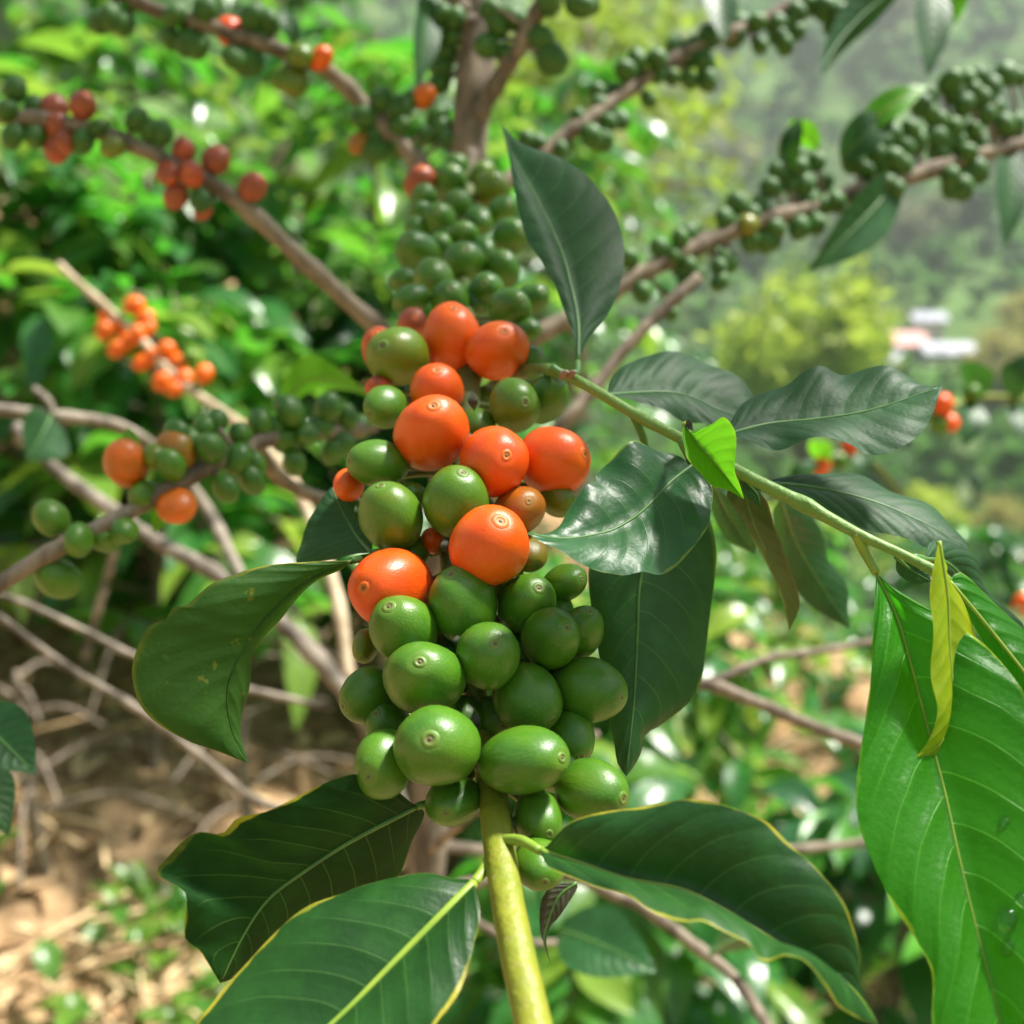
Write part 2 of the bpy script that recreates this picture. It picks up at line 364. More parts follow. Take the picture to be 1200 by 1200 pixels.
# ------------------------------------------------------------------ cherries
def cherry_mesh(seed):
    r2 = np.random.default_rng(seed); NU, NV = 28, 20
    prof = []
    for i in range(NV + 1):
        a = math.pi * i / NV; z = math.cos(a); rr = math.sin(a)
        rr = rr ** .93; z = math.copysign(abs(z) ** 1.02, z)
        rr *= 1 - .06 * max(z, 0) - .07 * max(-z, 0) ** 1.5
        if z > .93: z -= .04 * sstep(z, .96, 1.0)
        prof.append((rr, z))
    V = []; ph = r2.uniform(0, 6.28, 4)
    for i, (rr, z) in enumerate(prof):
        for k in range(NU):
            an = 2 * math.pi * k / NU
            q = rr * (1 + .035 * math.cos(2 * an + ph[0]) + .016 * math.cos(3 * an + ph[1] + z) + .008 * math.cos(5 * an + ph[2] - z) - .012 * math.exp(-(math.sin(an + ph[0] * .5) / .10) ** 2))
            V.append((q * math.cos(an), q * math.sin(an), z + .03 * rr * math.cos(an + ph[3]) * rr))
    Fc = [(i*NU+k, i*NU+(k+1) % NU, (i+1)*NU+(k+1) % NU, (i+1)*NU+k) for i in range(NV) for k in range(NU)]
    Fc = [f[::-1] for f in Fc]
    me = bpy.data.meshes.new('coffee_cherry'); me.from_pydata(V, [], Fc); me.materials.append(CHERRY)
    me.polygons.foreach_set('use_smooth', [True] * len(Fc)); me.validate(); me.update(); return me
CMESH = [cherry_mesh(s) for s in range(6)]
def navel_mesh():
    pr = [(.001, .970), (.03, .972), (.05, .958), (.085, .957), (.115, .962), (.14, .972), (.17, .974), (.20, .969), (.24, .958), (.30, .938), (.31, .90)]
    NU = 24; V = [(r * math.cos(2*math.pi*k/NU) * (1 + .03*math.cos(3*2*math.pi*k/NU)), r * math.sin(2*math.pi*k/NU), z + .008) for r, z in pr for k in range(NU)]
    Fc = [(i*NU+k, (i+1)*NU+k, (i+1)*NU+(k+1) % NU, i*NU+(k+1) % NU) for i in range(len(pr)-1) for k in range(NU)] + [tuple(range(NU))]
    me = bpy.data.meshes.new('navel'); me.from_pydata(V, [], Fc); me.materials.append(NAV)
    me.polygons.foreach_set('use_smooth', [True] * len(Fc)); me.update(); return me
NMESH = navel_mesh()
def cherry(pos, n, Rr, L, ripe, label, group, navel=True, k=0):
    o = bpy.data.objects.new('coffee_cherry', CMESH[k % len(CMESH)]); COL.objects.link(o)
    q = Vector(n).to_track_quat('Z', 'Y'); o.rotation_mode = 'QUATERNION'
    q = q @ Matrix.Rotation(k * 1.3, 4, 'Z').to_quaternion()
    o.rotation_quaternion = q; o.location = pos; o.scale = (Rr * (1.03 + .02 * (k % 3)), Rr * (.90 + .03 * (k % 4)), L)
    o['ripe'] = float(ripe); tag(o, label, 'coffee cherry', group)
    if navel:
        c = bpy.data.objects.new('navel', NMESH); COL.objects.link(c); c.parent = o; c['ripe'] = float(ripe)
        q_ = .55 + .09 * (k % 4); c.scale = (q_, q_, 1); c.rotation_euler = (0, 0, k * .9)
    return o

# ------------------------------------------------------------------ the coffee tree the picture is of
MAIN = [(549, 180, .485), (545, 240, .44), (540, 300, .385), (542, 350, .335), (546, 420, .292), (546, 500, .262), (535, 600, .247), (530, 650, .241),
        (545, 760, .233), (560, 850, .225), (573, 920, .213), (583, 1000, .198), (600, 1100, .181), (622, 1200, .168), (645, 1300, .156)]
MP = np.array(MAIN, float)
def dc(y): return float(np.interp(y, MP[:, 1], MP[:, 2]))
trunk_px = [(568, -260, .54), (565, -40, .53), (559, 60, .525), (551, 150, .52), (540, 300, .52), (520, 640, .53), (503, 980, .54), (488, 1250, .56)]
tp = px(trunk_px); b0 = tp[-1].copy(); gz = float(ground_z(b0[0] - .03, b0[1] + .06)); base = np.array([b0[0] - .03, b0[1] + .06, gz])
tree = thing('coffee_tree', 'coffee tree with brown trunk whose loaded branch hangs in front of the camera', 'coffee tree', base)
def in_tree(o, root): o.parent = root; o.location = -np.array(root.location); return o
mb = MB(); P = spline(np.vstack([tp, base - [0, 0, .04]]), 60)
kn = 1 + .12 * np.exp(-((np.arange(60) % 13) - 6) ** 2 / 4)
tube(mb, P, np.linspace(.0078, .0092, 60) * kn, 12)
trunk = in_tree(mb.build('trunk', BARK), tree)

FG = [ # x, y, minor radius, major radius, navel offset x, y (None: hidden), depth step, ripeness, label
 (493,215,17,18,2,-16,.0,1.35,'small dull red cherry at the far top end of the cluster'),
 (497,234,15,16,1,-8,-.6,.0,'small green cherry just below the dull red one at the top'),
 (528,213,16,18,3,-14,-.3,.0,'small green cherry right of the dull red one at the top'),
 (534,198,14,15,2,-13,.3,.05,'tiny green cherry topmost in the cluster, beside the trunk'),
 (577,223,19,20,6,-12,-.3,.24,'olive green cherry at the top, nearest the upright leaf'),
 (566,207,14,16,3,-14,.4,.2,'small olive cherry peeping behind another olive one beside the trunk'),
 (537,242,16,17,0,-10,-.5,.0,'round green cherry in the middle of the topmost rows'),
 (515,259,17,19,-2,-10,-.8,.0,'upright oval green cherry left of the stem in the top rows'),
 (495,250,12,14,-9,-6,.2,.0,'small green cherry half hidden at the top left edge of the cluster'),
 (490,268,13,14,-9,2,.2,.0,'small dark green cherry at the left edge below the top rows'),
 (588,247,15,17,8,-6,.0,.02,'green cherry touching the left margin of the upright leaf'),
 (598,277,17,19,12,-6,-.1,.0,'green cherry right of the stem, second beside the upright leaf'),
 (543,279,16,19,2,-11,-.4,.05,'flattish green cherry sitting on a larger one in the upper cluster'),
 (490,297,21,25,-14,-14,-.6,.0,'oval green cherry jutting out at the upper left of the cluster'),
 (517,290,14,15,0,-10,.3,.0,'green cherry squeezed behind two others in the upper cluster'),
 (543,310,22,23,3,-16,-1.1,.03,'large round green cherry in the centre of the upper cluster'),
 (589,316,18,20,3,-15,-.4,.03,'green cherry with brownish tip right of the central large green one'),
 (473,328,13,14,-11,3,.2,.0,'small dark green cherry at the left edge above the orange group'),
 (508,327,21,24,-3,2,-1.3,.12,'olive tinged green cherry with its navel facing the camera in the upper cluster'),
 (570,341,18,19,-2,-8,-.7,.0,'small round green cherry above the two topmost bright orange ones'),
 (482,352,17,20,-15,4,-.2,.0,'green cherry directly above the red ones at the left'),
 (597,363,23,27,15,-9,-1.0,.02,'oval green cherry with navel pointing right, above the right orange one'),
 (623,352,16,20,12,-10,.0,.0,'pale green cherry behind the oval one at the right edge'),
 (528,354,20,22,0,-14,.1,.04,'green cherry half hidden behind the topmost bright orange one'),
 (617,386,15,17,13,3,.4,.0,'dark green cherry tucked under the oval one at the right edge'),
 (483,379,17,19,4,-7,.1,1.3,'dull red cherry between the olive one and the topmost bright orange one'),
 (448,411,23,27,-8,-20,.1,1.28,'dull red cherry mostly hidden behind the big olive green one'),
 (466,418,33,35,-17,-12,-1.0,.22,'big olive green cherry beside the topmost bright orange one'),
 (530,398,36,41,2,-35,-1.3,.98,'tall bright orange cherry, topmost of the bright ones, navel on top'),
 (583,411,33,35,8,-22,-1.3,.95,'bright orange cherry right of and partly behind the tallest orange one'),
 (620,425,18,20,13,-8,.2,.0,'green cherry between the right orange one and the side twig'),
 (512,459,29,31,0,-24,-.4,1.0,'orange cherry half hidden behind the orange one below it'),
 (444,455,14,15,-8,-8,.5,1.28,'dull orange cherry peeping out under the big olive one'),
 (452,477,23,26,-18,8,-.2,.02,'dark green cherry at the left edge below the big olive one'),
 (506,508,39,44,2,-31,-1.1,1.0,'bright orange cherry with its navel on top, left of centre'),
 (603,475,28,31,12,-3,-.6,.14,'olive tinged green cherry with dark navel, right of the centre stem'),
 (640,468,24,31,12,-22,.1,.0,'tall green cherry at the right edge under the side twig'),
 (579,541,39,43,14,-7,-1.4,1.04,'bright orange cherry with ringed navel facing the camera, in the middle of three'),
 (648,540,37,41,36,-8,-.5,.98,'plump bright orange cherry at the right edge, navel pointing right'),
 (443,543,27,35,-32,-3,-.5,.05,'oval green cherry pointing left beside the middle orange ones'),
 (409,568,17,19,-12,6,.5,1.0,'orange cherry peeping out above the grey leaf at the left'),
 (458,606,35,41,-12,-36,-.7,.10,'olive tinged egg shaped green cherry left of the centre'),
 (534,588,37,41,8,-33,-1.3,.10,'green cherry with pale navel on top between the orange ones'),
 (573,640,43,46,13,-28,-1.7,.99,'round bright orange cherry just left of the wet leaf tip'),
 (607,600,29,31,12,-12,-.2,.58,'brownish orange cherry behind the round orange one by the wet leaf'),
 (652,584,20,24,17,8,.4,.26,'olive cherry peeping out under the plump orange one at the right'),
 (618,648,20,24,10,14,.4,.42,'brown green cherry hidden behind the round orange one'),
 (507,634,13,15,-4,-8,.5,.95,'small orange patch of a cherry hidden deep beside the stem'),
 (484,582,16,18,-4,-8,.5,.05,'dark green cherry deep behind the two olive tinged ones'),
 (459,689,44,58,-31,0,-.5,1.06,'largest oblong orange cherry at the left with ringed navel facing left'),
 (543,708,39,44,-14,-34,-1.1,.03,'green cherry directly below the round orange one, navel on top'),
 (473,738,36,41,-17,-26,-1.2,.03,'green cherry just below the large oblong orange one'),
 (428,757,16,23,-5,14,.5,.25,'olive cherry hidden under the large oblong orange one'),
 (497,795,42,44,-5,-18,-1.8,.0,'green cherry with dark ringed navel, left of the lower centre'),
 (572,768,36,42,8,-13,-1.9,.02,'green cherry with ringed navel facing the camera in the lower centre'),
 (617,708,31,35,14,-18,-.5,.0,'smooth green cherry right of the one below the round orange cherry'),
 (661,683,22,28,20,-5,.1,.02,'green cherry lying sideways under the wet leaf'),
 (645,748,32,36,19,-12,-1.0,.0,'smooth pale green cherry with tiny brown specks at lower right'),
 (677,743,27,38,14,-25,.0,.02,'tall green cherry behind the speckled one at the right'),
 (432,815,29,34,-28,12,-.2,.0,'green cherry at the lower left edge, navel pointing left'),
 (690,808,39,43,37,9,-.2,.0,'large green cherry at the lower right edge beside the hanging leaf'),
 (618,818,37,40,28,25,-.7,.0,'green cherry with navel pointing to the lower right, lower centre'),
 (455,851,26,30,-14,-14,.2,.0,'green cherry half hidden above the lower left pair'),
 (512,874,45,48,-8,-7,-2.3,.0,'largest round green cherry nearest the camera, navel facing it'),
 (450,895,36,43,-17,15,-1.0,.0,'green cherry at the lowest left, navel facing down and left'),
 (613,891,40,52,44,-3,-1.7,.0,'oblong green cherry lying sideways beside the nearest round one'),
 (670,861,26,37,10,24,.1,.0,'green cherry between the large right one and the oblong one'),
 (693,927,34,42,36,8,-.3,.0,'green cherry at the lowest right just above the curved leaf'),
 (531,938,29,32,-8,14,.2,.0,'dark green cherry in shade beside the stem, under the nearest one'),
 (631,960,29,34,12,16,.3,.0,'dark green cherry in shade under the oblong one'),
 (632,1012,27,34,6,20,.5,.0,'lowest dark green cherry, behind the base of the curved leaf'),
 (548,468,20,23,-6,8,3.0,0.02,'dark green cherry deep behind the half hidden orange one'),
 (560,498,20,23,6,8,0.9,0.05,'dark green cherry deep between the three orange ones'),
 (566,470,17,20,6,8,3.0,0.00,'dark green cherry behind the stem left of the olive tinged one'),
 (520,272,14,16,-6,8,0.8,0.00,'green cherry deep in the upper cluster behind the central rows'),
 (560,258,15,17,6,8,0.8,0.00,'green cherry deep at the top beside the stem'),
 (566,296,15,17,6,8,0.8,0.00,'dark green cherry behind the stem right of the central green one'),
 (556,352,17,19,6,8,0.8,0.00,'dark green cherry behind the upper row just above the orange ones'),
 (545,845,28,32,-6,8,0.9,0.00,'dark green cherry behind the stem above the oblong one'),
 (583,842,26,30,6,8,0.9,0.00,'dark green cherry deep behind the lower centre pair'),
 (527,760,27,31,-6,8,0.6,0.00,'dark green cherry behind the stem at the left of the lower centre'),
 (606,765,24,28,6,8,0.7,0.00,'dark green cherry squeezed between the lower centre and speckled ones'),
 (645,715,24,28,6,8,0.6,0.00,'green cherry squeezed behind the smooth ones at lower right'),
 (652,806,24,28,6,8,0.6,0.00,'dark green cherry behind the large lower right one'),
 (470,812,22,26,-6,8,0.5,0.00,'dark green cherry behind the lower left group'),
 (655,900,28,32,6,8,0.7,0.00,'dark green cherry behind the oblong and lowest right ones'),
 (590,680,24,28,6,8,0.7,0.00,'dark green cherry under the round orange one beside the stem'),
 (489,880,26,30,-6,8,0.8,0.00,'dark green cherry in shade behind the nearest round one'),
 (482,650,22,26,-6,8,0.8,0.10,'dark olive cherry behind the oblong orange one'),
 (560,598,20,24,6,8,0.8,0.05,'dark green cherry deep beside the round orange one'),
]
MB_ = [(x + 3, y, d + float(np.interp(y, [150, 400, 850, 930], [.010, .011, .008, 0]))) for x, y, d in MAIN]
Pm = spline(px(MB_), 160); Pm_px = spline(MP, 160)
mb = MB(); r2 = np.random.default_rng(4)
rad = np.interp(Pm_px[:, 1], [180, 400, 620, 800, 920, 1000, 1010, 1200], [.0035, .0028, .0026, .0028, .0031, .0037, .0028, .0029])
tone = np.interp(Pm_px[:, 1], [180, 330, 420, 700, 900, 985, 1010], [.9, .55, .5, .48, .42, .35, .02])
for yn in (255, 330, 395, 470, 545, 640, 720, 800, 890): rad = rad * (1 + .35 * np.exp(-((Pm_px[:, 1] - yn) / 12) ** 2))
tube(mb, Pm, rad, 14, 0, tone)
cher = []
for i, (x, y, rm, rM, ox, oy, k, ripe, lab) in enumerate(FG):
    d = dc(y) + k * .0078 * (.8 + .2 * min(1, dc(y) / .3)); s = d / F
    if ripe < .2 and y < 365: ripe -= .06
    o = math.hypot(ox, oy); den = rm * rm + o * o - rM * rM
    L = math.sqrt(rm * rm * o * o / den) if den > 1 else rM
    L = min(max(L, rm * 1.17, rM * .98), rm * 1.42); sn = min(.985, o / L)
    cc = math.sqrt(1 - sn * sn); gr = 1.12 if y < 360 else 1.02
    pos = at(x, y, d); ray = nrm(pos - CAM)
    ux = nrm(RT - ray * np.dot(RT, ray)); uy = nrm(np.cross(ux, ray)); 
    if np.dot(uy, UP) < 0: uy = -uy
    n = sn * (ux * ox / (o + 1e-9) - uy * oy / (o + 1e-9)) - cc * ray
    cherry(pos, n, rm * s * 1.06 * gr, L * s * 1.03 * gr, ripe, lab, 'cherries of the main cluster', True, i)
    foot = pos - nrm(n) * L * s * .93
    j = int(np.argmin(np.linalg.norm(Pm - foot, axis=1))); j2 = max(0, j - 2)
    mid_ = (foot + Pm[j2]) / 2 - nrm(n) * .0015
    tube(mb, spline([Pm[j2], mid_, foot], 8), np.linspace(.0012, .0009, 8), 6, 0, .4)
main_branch = in_tree(mb.build('branch', STEM), tree)
main_branch['label'] = 'yellow green stem of the main cluster running toward the camera'

# side twig with the large leaves at the right
TW = [(552, 470, .318), (590, 446, .300), (628, 432, .278), (668, 442, .2555), (700, 459, .25), (742, 484, .245), (800, 515, .238), (870, 555, .230), (940, 590, .225), (1004, 625, .219), (1060, 651, .215), (1100, 672, .211), (1112, 682, .209)]
Pt = spline(px(TW), 90); Tt = spline(np.array(TW, float), 90)
rt = np.interp(Tt[:, 0], [548, 660, 740, 870, 1004, 1060, 1112], [.0020, .0016, .00125, .0012, .0014, .0010, .0009])
for xn, a in ((668, .45), (742, .35), (868, .3), (1004, .35), (1100, .3)): rt = rt * (1 + .8 * a * np.exp(-((Tt[:, 0] - xn) / 9) ** 2))
tn = np.interp(Tt[:, 0], [548, 590, 655, 668, 674, 690, 740, 760, 1112], [.8, .5, .4, 1., .9, .3, .28, .22, .1])
mb = MB(); tube(mb, Pt, rt, 12, 0, tn)
for dx in (-5, 4):   # dry bract round the scar
    tube(mb, spline(px([(664 + dx, 441, .2525), (668 + dx, 436, .251), (672 + dx, 437, .2505)]), 5), [.0009, .0010, .0008, .0006, .0002], 6, 0, 1.)
twig = in_tree(mb.build('branch', TWIG), tree); twig['label'] = 'bright green side twig bearing the large leaves at the right'

DK = [LM['dark'], RIB]
loft([(677,424,.266),(677,377,.272),(667,327,.28),(657,293,.286),(633,240,.298),(613,203,.308),(597,175,.316),(588,147,.322)],
     [(671,392),(653,340),(633,307),(617,277),(603,227),(597,187)],
     [(690,397),(713,367),(727,333),(731,290),(720,247),(693,213),(653,183),(607,165)],
     [LM['sheen'], RIB], twig, [(645,430,.259),(662,440,.259),(675,438,.262)], dl=-.004, dr=.004, bul=.0015, label='upright dark leaf with greyish sheen above the side twig', rib=.0007)
loft([(712,463,.262),(755,460,.268),(785,460,.27),(812,466,.272),(840,479,.272),(890,496,.27)],
     [(715,447),(732,427),(760,416),(795,414),(830,425),(860,440),(888,470)],
     [(740,468),(775,481),(800,492),(830,497),(860,499)], [LM['sheen'], RIB], twig, [(735,480,.25)], dl=.012, dr=-.006, label='dark leaf with greyish sheen behind the twig')
loft([(850,510,.236),(900,497,.242),(950,492,.243),(1000,485,.243),(1040,475,.243),(1083,460,.243),(1105,452,.243)],
     [(858,493),(870,473),(893,457),(923,452),(943,438),(963,428),(987,436),(1013,433),(1040,432),(1063,440),(1083,450)],
     [(873,515),(913,525),(943,518),(973,515),(997,518),(1017,530),(1040,533),(1063,523),(1077,510),(1090,488),(1097,472)],
     [LM['sheen'], RIB], twig, [(812,520,.237),(830,514,.235)], dl=.010, dr=-.010, wav=.0009, label='broad glossy leaf with notched upper edge reaching right')
loft([(812,545,.233),(785,566,.229),(760,592,.224),(745,605,.222),(720,620,.219),(695,627,.216),(660,631,.212),(625,626,.209),(618,624,.208)],
     [(780,528),(760,520),(740,520),(717,537),(700,552),(697,566),(682,575),(667,595),(655,617),(640,627)],
     [(825,555),(836,572),(834,597),(827,622),(805,650),(775,672),(750,674),(732,677),(715,669),(695,662),(670,657),(645,642)],
     [LM['wet'], RIB], twig, [(800,517,.236)], dl=.006, dr=-.008, wav=.0012, wfreq=11, label='wet dark leaf with a curled left edge beside the orange cherries')
loft([(757,527,.250),(765,570,.250),(757,640,.247),(749,690,.244),(747,740,.241),(743,820,.237),(738,870,.234),(734,910,.232)],
     [(735,560),(705,620),(689,670),(692,707),(700,753),(708,800),(713,840),(720,870),(724,895)],
     [(790,550),(825,590),(838,640),(835,700),(828,760),(820,800),(805,825),(775,850),(757,861),(752,882),(743,898)],
     DK, twig, [(742,484,.246),(752,508,.248)], dl=.003, dr=.008, label='long dark leaf hanging straight down behind the green cherries')
loft([(803,497,.229),(818,520,.224),(836,540,.222),(856,565,.223),(872,585,.225)],
     [(812,509),(822,502),(836,494),(850,489),(860,500),(862,520),(862,550),(867,572)],
     [(799,507),(801,524),(812,545),(830,565),(850,574)], [LM['lime'], RIBY], twig, [(815,522,.236)], dl=-.012, dr=-.006, bul=.0005, label='small curled lime green leaf with a torn brown edge', rib=.0005)
loft([(803,497,.2288),(807,497,.2275),(810,507,.2265),(813,510,.2262)], [(806,491),(811,496)], [(802,502),(808,508)], [LM['dry'], RIB], twig, None, rib=0, N=10, M=2, label='torn brown scrap on the curled leaf')
loft([(868,556,.231),(878,568,.232),(888,580,.232),(891,594,.232)], [(880,556),(891,572)], [(868,572),(880,588)], DK, twig, None, rib=.0004, N=14, M=3)
loft([(888,566,.236),(930,568,.246),(975,575,.25),(1030,590,.25),(1085,614,.247),(1120,634,.245),(1135,645,.244)],
     [(910,563),(940,555),(980,555),(1013,560),(1053,577),(1083,590),(1113,613),(1131,631)],
     [(915,580),(950,594),(1013,617),(1060,633),(1090,642),(1118,645)], [LM['sheen'], RIB], twig, [(872,556,.231)], dl=.010, dr=-.006, label='dark rounded leaf behind the twig right of the lime leaf')
loft([(868,560,.245),(885,615,.25),(905,660,.256),(920,700,.26),(925,740,.262)], [(852,580),(873,613),(893,653),(913,693)], [(895,585),(913,627),(918,653),(933,680),(936,710)], [LM['olive'], RIB], twig, [(868,556,.232)], dl=.004, dr=-.008, label='narrow brownish olive leaf hanging under the twig')
loft([(915,585,.30),(935,640,.32),(965,690,.33),(997,738,.335)], [(905,600),(917,653),(945,705)], [(950,600),(973,655),(993,693)], DK, twig, [(880,562,.24)], dl=.0, dr=.01, label='blurred green leaf hanging behind the olive one')
loft([(838,572,.29),(855,605,.30),(885,650,.31)], [(832,590),(850,630)], [(862,590),(884,625)], DK, twig, [(806,520,.24)], N=20, M=3)
BR = [LM['bright'], RIBY]
loft([(1027,672,.217),(1050,720,.213),(1067,777,.209),(1073,800,.208),(1090,863,.203),(1107,927,.198),(1123,1000,.192),(1143,1083,.186),(1163,1160,.181),(1180,1230,.177),(1200,1310,.172)],
     [(1026,690),(1023,733),(1020,800),(1013,850),(1003,923),(1008,973),(1027,1020),(1047,1060),(1073,1100),(1090,1133),(1093,1160),(1092,1200),(1105,1250),(1150,1290)],
     [(1045,687),(1077,707),(1110,725),(1160,760),(1210,830),(1250,930),(1268,1050),(1260,1150),(1240,1250)],
     BR, twig, [(1003,625,.219),(1014,648,.219)], dl=-.004, dr=-.006, bul=.0022, N=60, M=8, label='largest bright green leaf with water drops at the right edge', rib=.0004)
loft([(1112,680,.209),(1160,737,.206),(1215,808,.20),(1270,900,.195),(1300,980,.19)],
     [(1113,692),(1133,722),(1153,754),(1183,802),(1215,870),(1260,950)], [(1124,670),(1160,700),(1200,740),(1250,800),(1300,900)], [LM['bright'], RIBY], twig, None, dl=.003, dr=.006, label='bright green leaf leaving the frame above the largest one', rib=.0004)
loft([(1100,634,.2035),(1104,660,.2035),(1110,700,.204),(1112,750,.204),(1116,800,.203),(1117,820,.2025),(1112,852,.2015),(1098,876,.2005),(1072,889,.1995)],
     [(1094,660),(1091,693),(1092,733),(1093,800),(1097,833),(1090,866)], [(1112,677),(1127,700),(1137,733),(1146,764),(1138,800),(1136,833),(1121,863),(1100,883)],
     [LM['young'], RIBY], twig, None, dl=-.003, dr=.004, bul=.0014, label='narrow yellow green young leaf hanging from the twig tip', rib=.0005)
loft([(1108,676,.207),(1104,664,.205),(1100,640,.2036)], [(1100,664)], [(1110,664)], [LM['young'], RIBY], twig, None, N=10, M=2, rib=.0006)
loft([(1082,655,.226),(1110,660,.236),(1140,690,.241),(1200,760,.245)], [(1088,637),(1102,632),(1122,637),(1138,650),(1154,683),(1178,713),(1200,733)], [(1110,676),(1140,720),(1180,765)], [LM['sheen'], RIB], twig, [(1070,655,.217)], dl=.004, dr=.0, label='dull greyish leaf behind the yellow young one')
loft([(1050,653,.222),(1068,668,.224),(1092,682,.224)], [(1062,652),(1085,668)], [(1052,672),(1072,684)], [LM['wet'], RIB], twig, None, N=16, M=3, rib=.0005)

# leaves at the bottom and the left of the main stem
loft([(412,657,.226),(375,672,.222),(335,700,.219),(295,745,.217),(268,800,.216),(270,850,.217),(290,894,.219)],
     [(380,657),(337,660),(300,667),(270,676),(247,684),(230,697),(216,709),(201,711),(195,725),(180,731),(170,742),(160,765),(155,785),(157,805),(162,822),(175,840),(195,855),(225,870),(255,880)],
     [(400,667),(370,682),(345,705),(325,730),(307,752),(296,772),(294,790),(291,810),(285,830),(283,860)],
     [LM['under'], LM['under']], main_branch, [(540,640,.252),(475,652,.250),(430,654,.240)], dl=-.006, dr=.006, bul=.0018, N=60, M=8, label='drooping green leaf with yellowing wavy edge at the left', rib=.0004)
loft([(436,648,.246),(420,630,.252),(405,605,.257),(395,585,.259),(388,571,.26)], [(400,652),(350,662),(347,652),(355,627),(366,603),(378,582)], [(436,630),(424,595),(416,577),(403,569)], [LM['sheen'], RIB], main_branch, [(520,640,.246)], dl=.0, dr=.004, label='greyish leaf standing behind the drooping one')
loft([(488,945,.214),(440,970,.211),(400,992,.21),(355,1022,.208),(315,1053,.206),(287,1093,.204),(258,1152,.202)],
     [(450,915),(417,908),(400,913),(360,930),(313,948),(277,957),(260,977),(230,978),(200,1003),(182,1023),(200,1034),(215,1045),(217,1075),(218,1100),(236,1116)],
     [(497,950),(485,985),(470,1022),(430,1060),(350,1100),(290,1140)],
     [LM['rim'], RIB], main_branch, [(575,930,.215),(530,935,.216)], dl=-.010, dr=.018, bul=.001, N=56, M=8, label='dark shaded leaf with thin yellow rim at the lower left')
loft([(556,1035,.193),(543,1047,.191),(517,1073,.188),(467,1123,.184),(400,1190,.179),(330,1250,.175),(250,1305,.172)],
     [(548,1030),(533,1031),(500,1024),(460,1027),(420,1037),(400,1047),(363,1063),(327,1090),(297,1117),(267,1150),(247,1180),(233,1200),(215,1245),(212,1290)],
     [(563,1067),(560,1087),(553,1110),(543,1150),(533,1173),(513,1200),(480,1245),(400,1290),(310,1312)],
     [LM['yedge'], RIBY], main_branch, [(580,995,.199),(568,1018,.196)], dl=.012, dr=-.010, bul=.0016, N=56, M=8, label='broad dark glossy leaf at the bottom left of the stem', rib=.0009)
loft([(633,997,.191),(683,1013,.187),(733,1030,.184),(800,1043,.181),(850,1067,.179),(893,1093,.177),(933,1117,.176),(973,1140,.175),(1000,1160,.174),(1030,1202,.173)],
     [(643,990),(667,967),(700,953),(733,945),(800,937),(833,943),(867,953),(900,963),(923,982),(950,1007),(973,1040),(993,1077),(1007,1117),(1009,1153)],
     [(640,1014),(653,1022),(700,1037),(733,1047),(767,1073),(800,1082),(823,1078),(850,1088),(877,1103),(893,1128),(917,1123),(943,1130),(970,1153),(987,1177),(1014,1197)],
     [LM['yedge'], RIBY], main_branch, [(588,985,.199),(610,985,.195)], dl=.001, dr=-.014, wav=.0009, bul=.0018, N=60, M=8, label='curved dark leaf with yellow wavy rim at the bottom right of the stem', rib=.0007)
loft([(676,1034,.203),(655,1050,.202),(642,1080,.2015),(637,1105,.201),(646,1130,.2005)], [(655,1036),(636,1050),(633,1090)], [(676,1042),(655,1075),(645,1086),(640,1105)], [LM['dry'], RIB], main_branch, None, N=20, M=3, label='small withered dry leaf under the stem', rib=.0003)
# small dry scales in the cluster
for (x, y, d, L_) in ((536, 752, .222, 10), (556, 845, .214, 14), (531, 257, .425, 8), (556, 300, .378, 9), (553, 470, .262, 12), (521, 640, .233, 10)):
    loft([(x, y - L_, d), (x + 2, y, d - .002), (x + 3, y + L_, d)], [(x - 5, y)], [(x + 7, y)], [LM['dry'], RIB], main_branch, None, N=10, M=2, rib=0, name='bract')

# water drops on the largest leaf
g = NT('water'); p = g.n('ShaderNodeBsdfPrincipled'); p.inputs['Roughness'].default_value = .02; p.inputs['IOR'].default_value = 1.33; p.inputs['Transmission Weight'].default_value = 1.
p.inputs['Base Color'].default_value = (1, 1, 1, 1); WATER = g.out(p.outputs[0])
leaf12 = [o for o in twig.children if o.get('label', '').startswith('largest')][0]
lv = np.array([v.co[:] for v in leaf12.data.vertices]); 
def proj(Pw):
    q = Pw - CAM; z = q @ FW; return 600 + F * (q @ RT) / z, 600 - F * (q @ UP) / z
lpx = np.stack(proj(lv), 1)
for (x, y, r_, lab) in ((1177, 965, 6, 'single clear water drop above the pair of drops on the big leaf'), (1180, 1080, 12, 'largest clear water drop on the bright green leaf'), (1182, 1111, 7, 'small clear water drop just below the largest one'), (1197, 1055, 7, 'clear water drop at the frame edge above the largest one'), (1140, 905, 3, 'tiny clear water drop beside the midrib of the big leaf')):
    j = int(np.argmin(np.hypot(lpx[:len(lv) // 2 * 2, 0] - x, lpx[:len(lv) // 2 * 2, 1] - y)))
    c = at(x, y, (lv[j] - CAM) @ FW); nv = np.array(leaf12.data.vertices[j].normal[:]); 
    if nv @ (CAM - c) < 0: nv = -nv
    V = []; NU, NV = 20, 10; rr = r_ * .19 / F
    for i in range(NV + 1):
        a = math.pi * i / NV
        for k in range(NU):
            V.append((rr * math.sin(a) * math.cos(2*math.pi*k/NU), 1.35 * rr * math.sin(a) * math.sin(2*math.pi*k/NU) - .12 * rr * math.cos(a), .75 * rr * math.cos(a)))
    Fc = [(i*NU+k, (i+1)*NU+k, (i+1)*NU+(k+1) % NU, i*NU+(k+1) % NU) for i in range(NV) for k in range(NU)]
    mb = MB(); mb.add(V, Fc); o = mb.build('water_drop', WATER); o.location = c + nv * rr * .38
    o.rotation_euler = Vector(nv).to_track_quat('Z', 'Y').to_euler(); tag(o, lab, 'water drop', 'water drops on the big leaf')

